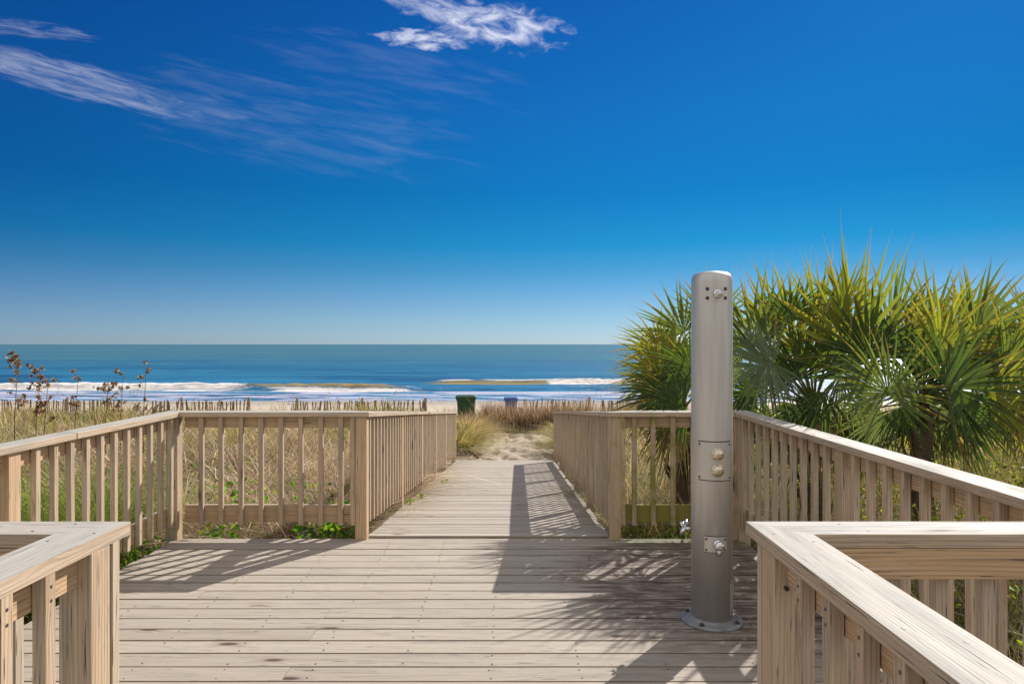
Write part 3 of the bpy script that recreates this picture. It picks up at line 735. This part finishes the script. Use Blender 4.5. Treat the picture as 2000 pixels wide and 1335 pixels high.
# sea oats: tall single stems with a drooping seed head
def oats():
    parts = []
    for (n, x0, x1, y0, y1, h0, h1) in ((130, -13, -3, 10.5, 19.5, .9, 1.45), (70, -3.2, -1.4, 14, 20, .8, 1.3), (80, .1, 3.2, 17, 21, 1.0, 1.75), (60, 1.2, 6, 9, 15, .9, 1.4), (40, 2.6, 7, 5, 9, 1.0, 1.5)):
        x = RNG.uniform(x0, x1, n); y = RNG.uniform(y0, y1, n); ok = clear(x, y, .1); x, y = x[ok], y[ok]; n = len(x)
        P = np.stack([x, y, gz(x, y)], -1); h = RNG.uniform(h0, h1, n); az = RNG.uniform(0, 2*PI, n); ln = RNG.uniform(.05, .30, n)
        parts.append(blades_geo(P, h, np.full(n, .006), ln, pick(n, [(.28, .20, .13), (.20, .14, .10)], [1, 1]), az))
        tip = P+np.stack([np.cos(az)*h*ln, np.sin(az)*h*ln, h*(1-.38*ln)], -1); D = np.stack([np.cos(az), np.sin(az), az*0], -1)
        K = 9; q = np.repeat(tip, K, 0); s_ = np.tile(np.linspace(0, 1, K), n)[:, None]; Dq = np.repeat(D, K, 0)
        has = np.repeat(RNG.random(n) < .55, K)
        LP = (q-np.array([0, 0, .16])*s_**1.0+Dq*.05*s_*2+RNG.normal(0, .012, (len(q), 3)))[has]
        parts.append(leaves_geo(LP, RNG.uniform(.018, .034, len(LP)), pick(len(LP), [(.42, .31, .18), (.33, .22, .13)], [1, 1])))
    o = link(colmesh('sea_oats', *merge(parts), M['grass'])); tag(o, 'scattered thin sea oat stems standing up against the water', 'sea oats', None, 'stuff')
oats()
# low leafy vines at the deck edges, and the brushy right side
def vines():
    parts = []
    for (n, x0, x1, y0, y1, z0, z1, s0, s1, w5) in ((1500, -2.7, -1.25, 5.62, 6.4, .02, .34, .03, .07, .6), (900, -3.0, -2.72, 4.2, 5.6, .1, .40, .025, .06, .5), (1500, .95, 1.95, 5.62, 6.4, .02, .40, .025, .06, .2),
                                        (1500, -5, -1.4, 6, 9, .2, .5, .03, .06, .8), (260, -2.5, -1.3, 5.6, 5.85, .30, .46, .05, .10, .3), (500, -3.0, -1.3, 5.7, 7, .35, .65, .04, .08, .2), (500, -1.5, -1.22, 5.6, 9, .1, .36, .02, .05, .4), (1200, 1.95, 2.6, 2, 5.6, .05, .5, .02, .05, .5)):
        x = RNG.uniform(x0, x1, n); y = RNG.uniform(y0, y1, n); keep = fbm(x*2.5, y*2.5, 3) > .40; x, y = x[keep], y[keep]; n = len(x)
        z = gz(x, y)+RNG.uniform(z0, z1, n)
        parts.append(leaves_geo(np.stack([x, y, z], -1), RNG.uniform(s0, s1, n), pick(n, [(.10, .22, .02), (.22, .32, .03), (.07, .13, .03), (.22, .10, .09), (.35, .30, .06)], [4, 2, 3, w5*2, .6])))
    o = link(colmesh('leafy_vines', *merge(parts), M['leaf'])); tag(o, 'low green leafy vines creeping at the edges of the deck', 'vines', None, 'stuff')
vines()
def brush():
    parts = []; n = 2600
    x = RNG.uniform(2.3, 13, n); y = RNG.uniform(3.0, 14.5, n); ok = (x > 2.3) & (x > 1.0+y*.18); x, y = x[ok], y[ok]; n = len(x)
    P = np.stack([x, y, gz(x, y)], -1); h = RNG.uniform(.75, 1.30, n)*np.interp(x/y, [.3, .75], [.8, 1.0]); az = RNG.uniform(0, 2*PI, n); ln = RNG.uniform(.05, .35, n)
    parts.append(blades_geo(P, h, RNG.uniform(.007, .014, n), ln, pick(n, [(.22, .16, .10), (.13, .09, .06), (.34, .26, .16)], [3, 3, 2]), az))
    K = 22; t_ = np.tile(np.linspace(.25, 1.0, K), n)+RNG.uniform(-.02, .02, n*K); R = lambda a: np.repeat(a, K, 0)
    L = R(P)+np.stack([np.cos(R(az))*R(h)*R(ln)*t_**1.8, np.sin(R(az))*R(h)*R(ln)*t_**1.8, R(h)*(t_-R(ln)*.38*t_**2.2)], -1)+RNG.normal(0, .03, (n*K, 3))
    keep = RNG.random(n*K) < .8; L = L[keep]
    parts.append(leaves_geo(L, RNG.uniform(.022, .050, len(L)), pick(len(L), [(.22, .27, .03), (.35, .34, .05), (.12, .17, .03), (.32, .22, .12)], [4, 3, 3, 1.6])))
    o = link(colmesh('brush_thicket', *merge(parts), M['leaf'])); tag(o, 'tall leafy yellow green brush growing beyond the right side railing', 'brush', None, 'stuff')
brush()

# individual grass tufts
def tuft(x, y, n, h0, h1, r, pal, wt, label, cat='grass clump', group=None, l0=.3, l1=2.1, w_=.020):
    a = RNG.uniform(0, 2*PI, n); rr = r*np.sqrt(RNG.random(n)); px = rr*np.cos(a); py = rr*np.sin(a)
    P = np.stack([px, py, gz(x+px, y+py)-float(gz(x, y))-.02], -1); az = a+RNG.normal(0, .6, n)
    o = colmesh('grass_clump', *blades_geo(P, RNG.uniform(h0, h1, n), np.full(n, w_), RNG.uniform(l0, l1, n), pick(n, pal, wt), az), M['grass'])
    link(o); o.location = (x, y, float(gz(x, y))); tag(o, label, cat, group); return o
YG = [(.46, .38, .10), (.22, .24, .05), (.74, .60, .34), (.07, .075, .025)]
tuft(-1.30, 15.6, 1700, .45, .85, .36, YG, [4, 3, 3, 2], 'rounded yellow green grass clump on the left at the foot of the boardwalk')
tuft(-1.35, 17.4, 1300, .45, .9, .45, YG, [3, 2, 5, 1], 'straw coloured grass clump behind the left foot of the boardwalk, below the green bin')
tuft(-1.15, 18.6, 1500, .5, .95, .35, YG+TAN[:3], [2, 1, 4, 1, 3, 2, 3], 'tall tan grass clump in front of the green bin')
tuft(1.45, 15.3, 1400, .45, .8, .30, YG, [4, 3, 3, 2], 'olive grass clump beside the right foot of the boardwalk railing')
tuft(1.55, 17.2, 1800, .4, .8, .45, YG, [3, 2, 5, 1], 'dry grass clump right of the sand path, behind the right railing end')
tuft(-2.80, 5.25, 90, .45, .85, .09, GRN, [2, 2, 2, 2], 'wispy green grass poking through the railing at the left deck corner', l0=.5, l1=1.3, w_=.006)
tuft(-2.95, 4.65, 160, .4, .75, .12, GRN, [2, 3, 2, 2], 'low green grass spilling over the left deck edge under the railing', l0=.7, l1=1.5, w_=.007)

# tall dead flower stalks on the left
def stalk(px, pyt, d, s_, red, label):
    x = (px-1000)*d/F; zt = EYE+(672-pyt)*d/F; zb = float(gz(x, d)); H = zt-zb
    root = empty('dried_weed', (x, d, zb), label, 'dried weed', 'tall dried weeds on the dune')
    st = MB(); tip = Vector((x+.04, d, zb+H))
    st.tube([(x, d, zb-.03), (x-.02, d+.01, zb+H*.5), tuple(tip)], [.007, .006, .003], 6)
    heads = []
    for i in range(s_):
        t_ = 1-.42*random.random()**1.2; b = Vector((x+.0, d, zb+H*t_)); a = random.uniform(0, 2*PI); L = random.uniform(.03, .13)*(1.25-t_*.55+.1)
        e = b+Vector((math.cos(a)*L, math.sin(a)*L, L*.7)); st.tube([tuple(b), tuple(e)], [.0025, .0015], 4)
        heads.append(np.array([np.array(e)+RNG.normal(0, .014, 3) for _ in range(14)])-np.array([x, d, zb]))
    st.build('stem', M['trunk'], root)
    for Pn in heads:
        col = pick(len(Pn), [(.28, .13, .07), (.38, .27, .16), (.13, .08, .06), (.48, .38, .27)], [3*red+1, 3, 3, 2])
        link(colmesh('seed_head', *leaves_geo(Pn, RNG.uniform(.028, .052, len(Pn)), col), M['grass']), root)
stalk(30, 692, 9.0, 26, 1, 'tallest dried weed with dark brown seed heads at the far left edge')
stalk(72, 722, 9.6, 20, 1.5, 'dried weed with reddish brown seed clusters beside the tallest one')
stalk(88, 740, 8.8, 14, 1.5, 'short reddish dried weed just right of the red seeded one')
stalk(148, 730, 10.5, 12, .5, 'thin sparse dried weed between the reddish weeds and the pale pair')
stalk(207, 738, 9.4, 13, 0, 'pale dried weed with small plumes, left one of the pale pair')
stalk(236, 728, 10.0, 14, 0, 'pale dried weed with small plumes, right one of the pale pair')
stalk(281, 714, 10.2, 9, 0, 'single slim dried weed with one pale head, right of the pale pair')

# ---------------------------------------------------------------- palmettos
def frond_geo(H, ax, nr, R, spread, nseg, droop, tintc, cup=.12, yellow=.3, seed=0):
    rg = np.random.default_rng(seed); co = []; fc = []; cl = []
    ax = np.array(ax)/np.linalg.norm(ax); nr = np.array(nr); nr = nr-ax*nr.dot(ax); nr = nr/np.linalg.norm(nr); bx_ = np.cross(nr, ax)
    ts = np.array([0, .12, .25, .36, .50, .64, .78, .88, .95, 1.06]); st = 0
    step = 2*spread/nseg
    for i in range(nseg):
        th = -spread+step*(i+.5)+rg.normal(0, step*.16); u_ = abs(th)/spread
        L = R*(1-.28*u_**2)*rg.uniform(.88, 1.06); dr = ax*math.cos(th)+bx_*math.sin(th); tg = -ax*math.sin(th)+bx_*math.cos(th)
        half = step*.5
        dd = droop*rg.uniform(.4, 1.9)+abs(rg.normal(0, .05)); tw = rg.normal(0, .07); nd = rg.normal(0, .09)
        broke = rg.random() < .12
        col = np.array(tintc)*rg.uniform(.8, 1.25); yl = rg.random()
        for t_ in ts:
            r = L*t_; wmax = .38*R*half*1.02
            wd = r*half*1.04 if t_ <= .36 else wmax*max(0, 1-(max(t_-.36, 0)/.58))**.9
            wd = max(np.real(wd) if t_ < 1 else 0, .0008)
            g = t_**2.4*dd*L
            p = np.array(H)+dr*r*(1-.12*dd*t_**3)+nr*(cup*R*(u_**2)*t_+nd*L*t_**2)+tg*tw*L*t_**2-np.array([0, 0, 1])*g
            if broke and t_ > .5: p = p-np.array([0, 0, 1])*(t_-.5)*L*.8-dr*(t_-.5)*L*.5
            fold = wd*.55
            co += [p-tg*wd+nr*fold*.5, p-nr*fold*.5, p+tg*wd+nr*fold*.5]
            c = col.copy()
            if yl < yellow and t_ > .45: c = c*(1-.8*min(1, (t_-.45)/.5))+np.array([.40, .22, .06])*.8*min(1, (t_-.45)/.5)
            elif t_ > .8: c = c*.8+np.array([.24, .18, .09])*.2
            cl += [c, c*.9, c]
        for k in range(len(ts)-1):
            b = st+3*k; fc += [[b, b+1, b+4, b+3], [b+1, b+2, b+5, b+4]]
        st += 3*len(ts)
    return np.array(co), np.array(fc), np.array(cl)
FR = 0
def frond(root, base, H, ax, nr, R, spread, droop=.15, col=(.085, .13, .03), yellow=.3, nseg=None, dead=False):
    global FR; FR += 1
    o0 = np.array(root.location); nseg = nseg or int(33*spread/2.0)
    co, fc, cl = frond_geo(np.array(H)-o0, ax, nr, R, spread, nseg, droop, col, .10, yellow, FR)
    f = link(colmesh('frond', co, fc, cl, M['frond']), root)
    if dead: f['label'] = 'dead straw coloured frond'
    b = Vector(base); h = Vector(H); mid = b.lerp(h, .55)+Vector((0, 0, .10*(h-b).length))
    pm = MB(); pts = []
    for i in range(7):
        t_ = i/6; pts.append(tuple((b*(1-t_)**2+mid*2*t_*(1-t_)+h*t_**2)-Vector(o0)))
    pm.tube(pts, [.013-.0012*i for i in range(7)], 6)
    me = pm.build('petiole', M['petiole']); me.parent = f
def at(px, py, d): return ((px-1000)*d/F, d, EYE+(672-py)*d/F)
def imdir(deg, back=0.0):
    a = math.radians(deg); return (math.sin(a), back, math.cos(a))
def palm(px, d, cz, label, fans, nrand, seed):
    rg = random.Random(seed); x = (px-1000)*d/F; zb = float(gz(x, d))
    root = empty('palmetto', (x, d, zb), label, 'palmetto palm', 'palmetto palms beside the deck')
    tm = MB(); hs = cz-zb
    prof = []; 
    for i in range(14):
        t_ = i/13; prof.append(((.10-.02*t_)*(1+.16*(i % 2)), t_*hs))
    o0 = root.location
    tm.lathe((x, d, zb-.05), (0, 0, 1), prof, 14, 0, False)
    for i in range(26):   # old leaf boots
        a = rg.uniform(0, 2*PI); z = zb+rg.uniform(.1, 1)*hs; r = .09
        tm.tube([(x+math.cos(a)*r*.8, d+math.sin(a)*r*.8, z), (x+math.cos(a)*(r+.05), d+math.sin(a)*(r+.05), z+.09), (x+math.cos(a)*(r+.07), d+math.sin(a)*(r+.07), z+.16)], [.022, .016, .008], 5)
    tm.build('trunk', M['trunk'], root)
    crown = Vector((x, d, cz))
    for (fx, fy, fd, deg, back, R, spr, droop, col, yl) in fans:
        frond(root, crown, at(fx, fy, fd), imdir(deg, back), (rg.uniform(-.25, .25), -1, rg.uniform(-.1, .35)), R, math.radians(spr), droop, col, yl)
    for i in range(nrand):
        a = rg.uniform(-.25, PI+.25); el = math.radians(rg.uniform(5, 75)); L = rg.uniform(.35, .6)
        dr = Vector((math.cos(a)*math.cos(el), math.sin(a)*math.cos(el), math.sin(el))); H = crown+dr*L
        if seed == 1 and dr.x < -.2: continue
        if H.y < 5.75 and H.x < 2.2: H.y = 5.8
        nr = Vector((0, 0, 1)).cross(dr).cross(dr)*-1+Vector((0, -.5, 0))
        R = rg.uniform(.65, .85)
        if H.x+dr.x*R < 1.2 and H.y+dr.y*R < 5.4: continue
        frond(root, crown, H, dr+Vector((0, 0, .1)), nr, R, math.radians(rg.uniform(75, 110)), rg.uniform(.12, .4), rg.choice([DG, MG, YGN]), rg.uniform(.1, .5))
    for i in range(9):   # low dark fronds closing the skirt
        a = rg.uniform(0, 2*PI); L = rg.uniform(.25, .5); H = crown+Vector((math.cos(a)*L, math.sin(a)*L*.7+.15, rg.uniform(-.25, .05)))
        if H.y < 5.8 and H.x < 2.3: H.y = 5.85
        dr = Vector((math.cos(a), .1, -.45)); R_ = rg.uniform(.42, .62)
        if H.x+dr.x*R_ < 1.15: continue
        frond(root, crown, H, dr, (rg.uniform(-.4, .4), -1, .3), R_, math.radians(rg.uniform(80, 110)), rg.uniform(.2, .5), rg.choice([DG, GR, DG]), .3)
    for i in range(7):   # dead skirts
        a = rg.uniform(0, 2*PI); dr = Vector((math.cos(a)*.5, math.sin(a)*.5+.2, -.8)).normalized(); H = crown+Vector((math.cos(a)*.22, math.sin(a)*.22+.05, -.12))
        frond(root, crown, H, dr, (math.cos(a), math.sin(a), .3), rg.uniform(.45, .65), math.radians(50), .25, (.36, .27, .17), 0, 16, True)
    return root
DG = (.070, .115, .036); MG = (.13, .17, .048); YGN = (.235, .25, .045); GR = (.155, .195, .12)
palm(1330, 6.75, .85, 'palmetto left of and behind the shower post, its fronds fanning out over the water', [
    (1318, 762, 6.6, -62, .1, .62, 110, .10, MG, .5), (1310, 715, 6.8, -46, .1, .66, 95, .08, YGN, .6), (1335, 650, 7.0, -25, .2, .66, 90, .05, MG, .5),
    (1300, 775, 6.3, -86, 0, .56, 100, .15, DG, .3), (1390, 630, 7.1, -4, .2, .66, 80, .04, MG, .4), (1290, 735, 6.5, -66, -.1, .52, 90, .12, YGN, .6),
    (1340, 790, 6.3, -115, 0, .5, 70, .2, DG, .2), (1400, 720, 6.6, -20, 0, .65, 100, .1, DG, .3), (1290, 685, 7.1, -52, .1, .58, 85, .08, YGN, .8),
    (1350, 720, 6.2, -60, 0, .55, 110, .1, DG, .3), (1340, 745, 7.2, -35, .1, .8, 100, .06, MG, .5), (1330, 790, 6.0, -75, 0, .45, 100, .2, DG, .2)], 6, 1)
palm(1590, 6.45, .95, 'palmetto just right of the shower post with upright yellow green fronds', [
    (1550, 680, 6.25, -4, -.05, .96, 70, .03, YGN, .5), (1470, 680, 6.0, -12, -.05, .80, 75, .03, MG, .4), (1600, 640, 6.1, 4, -.05, .76, 75, .02, YGN, .6), (1510, 650, 6.2, -10, -.05, .76, 70, .03, YGN, .5),
    (1512, 718, 5.70, -42, .05, .72, 52, .04, GR, .05), (1500, 708, 5.62, 186, -.25, .50, 78, .34, GR, .0), (1610, 765, 5.85, 205, -.1, .52, 70, .25, DG, .1),
    (1560, 740, 5.85, -12, -.1, .66, 100, .1, DG, .2), (1450, 725, 6.0, -75, 0, .42, 70, .3, GR, .1), (1640, 735, 6.0, 165, -.1, .5, 80, .3, GR, .1),
    (1580, 700, 6.3, 18, 0, .7, 100, .08, DG, .3), (1480, 770, 6.3, -60, 0, .55, 100, .15, DG, .1), (1560, 790, 6.3, 190, 0, .5, 90, .2, DG, .1), (1620, 720, 5.85, 10, -.1, .70, 100, .1, MG, .3), (1650, 600, 5.9, -20, -.1, .55, 90, .08, MG, .4), (1540, 620, 5.9, 15, -.15, .5, 90, .08, DG, .3)], 3, 2)
palm(1800, 6.0, 1.0, 'rightmost full palmetto with a large upright fan over the side railing', [
    (1662, 690, 5.75, 13, .0, 1.10, 80, .01, YGN, .30), (1740, 660, 6.4, 24, .2, .98, 70, .03, MG, .4), (1734, 768, 4.85, 0, .1, .58, 140, .06, MG, .25),
    (1850, 758, 5.0, 66, .1, .74, 120, .10, DG, .3), (1835, 690, 5.6, 50, .1, .84, 95, .08, YGN, .6), (1905, 650, 6.1, 42, .1, .85, 85, .06, MG, .4),
    (1960, 720, 5.5, 74, 0, .8, 100, .12, MG, .4), (1790, 720, 5.7, 30, .1, .75, 90, .07, DG, .3), (1760, 795, 5.3, 172, -.1, .40, 85, .2, DG, .1),
    (1880, 800, 5.2, 150, -.1, .42, 85, .2, DG, .2), (1700, 755, 5.4, -62, 0, .48, 80, .2, GR, .1), (1930, 770, 5.1, 95, 0, .6, 80, .2, YGN, .6), (1880, 640, 6.6, 50, .2, .80, 75, .05, YGN, .4),
    (1800, 760, 5.9, 10, 0, .7, 120, .1, DG, .2), (1900, 740, 5.8, 50, 0, .8, 110, .1, DG, .4), (1860, 710, 6.4, 20, 0, .8, 110, .08, MG, .4), (1700, 700, 5.7, -14, -.1, .80, 100, .06, DG, .3), (1820, 650, 6.7, 25, .1, .9, 90, .05, MG, .4)], 2, 3)
palm(2080, 6.6, 1.05, 'palmetto partly cut off by the right edge of the picture, leaning fronds over the brush', [
    (2010, 690, 6.4, 25, .1, .80, 90, .06, MG, .4), (2010, 720, 6.0, -30, 0, .7, 100, .1, YGN, .5), (2060, 660, 6.8, 30, .2, .8, 80, .05, MG, .3), (1990, 700, 6.6, 30, 0, .8, 100, .1, DG, .3)], 3, 4)

# ---------------------------------------------------------------- sand fences
def sand_fence(x0, x1, y, top, label, leanf=.08, dens=.080, postx=(), drop=0.0, lean0=0.0):
    root = empty('sand_fence', (x0, y, float(gz(x0, y))), label, 'sand fence', 'slatted sand fences along the dune')
    m_ = MB(); x = x0
    while x < x1:
        z0 = float(gz(x, y))-.05; ln = random.gauss(lean0, leanf); hh = top-.03+random.uniform(-.035, .035)-z0
        yy = y+.10*math.sin(x*1.3)
        b = Vector((x, yy, z0)); e = b+Vector((ln*hh, random.uniform(-.03, .03), hh*math.cos(min(abs(ln), 1))))
        m_.beam(b, e, .034, .012, side=(1, random.uniform(-.2, .2), -ln)); x += dens*random.uniform(.8, 1.2)
    m_.build('slat_panel', M['slat'], root)
    wr = MB()
    for f_ in (.25, .55, .85):
        pts = []; n = max(3, int((x1-x0)/.5))
        for i in range(n+1):
            xx = x0+(x1-x0)*i/n; zz = float(gz(xx, y)); pts.append((xx, y+.10*math.sin(xx*1.3)-.008, zz+(top-zz)*f_+.02*math.sin(i)))
        wr.tube(pts, [.003]*len(pts), 4)
    wr.build('wire', M['screw'], root)
    for px in postx:
        p = MB(); z0 = float(gz(px, y)); p.tube([(px, y+.06, z0-.2), (px+.02, y+.06, top+.06)], [.045, .040], 8); p.build('post', M['slat'], root)
    return root
D = 19.6; XF = lambda px: (px-1000)*D/F
sand_fence(XF(-180), XF(235), D, -.03, 'weathered sand fence at the far left edge, behind the tall dried weeds', .06, postx=(XF(128), XF(-60)))
sand_fence(XF(238), XF(300), D+.1, -.05, 'short leaning stretch of sand fence right of the dried weeds', .12, postx=(), lean0=.45)
sand_fence(XF(300), XF(485), D, -.04, 'sand fence stretch above the left corner of the railing, ending at a gap', .07, postx=(XF(352), XF(484)))
sand_fence(XF(565), XF(828), D+.4, -.08, 'sand fence stretch above the short back left railing, right of the gap', .10, postx=(XF(570), XF(700), XF(826)))
sand_fence(XF(932), XF(990), D+1.4, -.22, 'leaning sand fence slats directly right of the green bin', .10, .085, postx=(), lean0=.42)
sand_fence(XF(1015), XF(1168), D+2.0, -.18, 'sand fence stretch behind the dry reeds, right of the blue bin', .12, .085, postx=(XF(1166),))
sand_fence(XF(1185), XF(1420), D+1.0, -.12, 'sand fence stretch behind the leftmost palmetto', .10, .085, postx=(XF(1290),))

# ---------------------------------------------------------------- bins
def bin_(cx, cy, wt, H, lidm, name_label, material, tilt=0.0, z0=None):
    z0 = float(gz(cx, cy)) if z0 is None else z0
    root = empty('wheeled_bin', (cx, cy, z0), name_label, 'bin', 'beach bins')
    b = MB(); n = 6; rings = []
    def ring(hw, hd, z, r=.05):
        st = len(b.v)
        for sx, sy in ((1, 1), (-1, 1), (-1, -1), (1, -1)):
            for k in range(4):
                a = math.atan2(sy, sx)-PI/4+PI/2*k/3; b.v.append((cx+sx*(hw-r)+math.cos(a)*r, cy+sy*(hd-r)+math.sin(a)*r, z))
        return st
    hb, ht = wt*.40, wt*.5; prof = [(hb, .06), (hb+.005, .09), (ht-.01, H*.86), (ht+.012, H*.865), (ht+.012, H*.90), (ht+.022, H*.905), (ht+.022, H*.94)]
    sts = [ring(h, h*1.05, z0+z) for h, z in prof]
    for i in range(len(sts)-1):
        for k in range(16):
            k2 = (k+1) % 16; b.face([sts[i]+k, sts[i]+k2, sts[i+1]+k2, sts[i+1]+k], None, (.5, 0, 0), 0, False)
    b.face([sts[0]+k for k in range(16)][::-1]); b.face([sts[-1]+k for k in range(16)])
    for xx in (-.33, -.11, .11, .33):      # moulded ribs
        b.beam((cx+xx*wt*.86, cy-hb*1.05-.015, z0+.10), (cx+xx*wt*1.02, cy-ht*1.05-.010, z0+H*.82), .03, .03, side=(1, 0, 0))
    b.build('body', material, root)
    l = MB(); s0 = len(l.v); b2 = b; 
    b = MB(); sts = [ring(h, h*1.06, z0+z) for h, z in ((ht+.03, H*.943), (ht+.032, H*.965), (ht-.01, H*.99), (ht-.12, H))]
    for i in range(len(sts)-1):
        for k in range(16):
            k2 = (k+1) % 16; b.face([sts[i]+k, sts[i]+k2, sts[i+1]+k2, sts[i+1]+k])
    b.face([sts[0]+k for k in range(16)][::-1]); b.face([sts[-1]+k for k in range(16)])
    b.build('lid', lidm, root)
    h = MB(); yb = cy+ht*1.05
    h.tube([(cx-ht*.8, yb, z0+H*.93), (cx-ht*.8, yb+.09, z0+H*.96), (cx+ht*.8, yb+.09, z0+H*.96), (cx+ht*.8, yb, z0+H*.93)], [.014]*4, 8); h.build('handle', lidm, root)
    for s_ in (-1, 1):
        q = MB(); q.lathe((cx+s_*hb*.95, cy+hb*.95, z0+.10), (s_, 0, 0), [(.10, 0), (.10, .05), (.06, .055)], 20); q.build('wheel', M['rubber'], root)
bin_(XP(911, 20.5), 20.5, .55, 1.04, M['gbin'], 'dark green wheeled bin standing at the beach end of the boardwalk', M['gbin'])
bin_(XP(998, 27), 27, .50, 1.06, M['bbin'], 'small looking blue bin on the beach beyond the dry reeds', M['bbin'])

# ---------------------------------------------------------------- small things on the planks
def sprig(px, py, r, label):
    d = 7.0
    for _ in range(30): d = F*(EYE-ramp_z(d))/(py-672)
    x = (px-1000)*d/F; z = ramp_z(d); n = 22
    P = np.stack([RNG.normal(0, r*.4, n), RNG.normal(0, r*.4, n), RNG.uniform(.006, .05, n)], -1)
    o = link(colmesh('leaf_sprig', *leaves_geo(P, RNG.uniform(.03, .05, n), pick(n, [(.16, .25, .03), (.28, .33, .05)], [1, 1])), M['leaf'])); o.location = (x, d, z)
    tag(o, label, 'leaf sprig', 'green sprigs lying on the boardwalk')
sprig(800, 984, .06, 'nearest of the three small green leaf sprigs lying on the boardwalk')
sprig(823, 973, .055, 'middle one of the three small green leaf sprigs on the boardwalk')
sprig(871, 942, .06, 'farthest of the three small green leaf sprigs on the boardwalk')
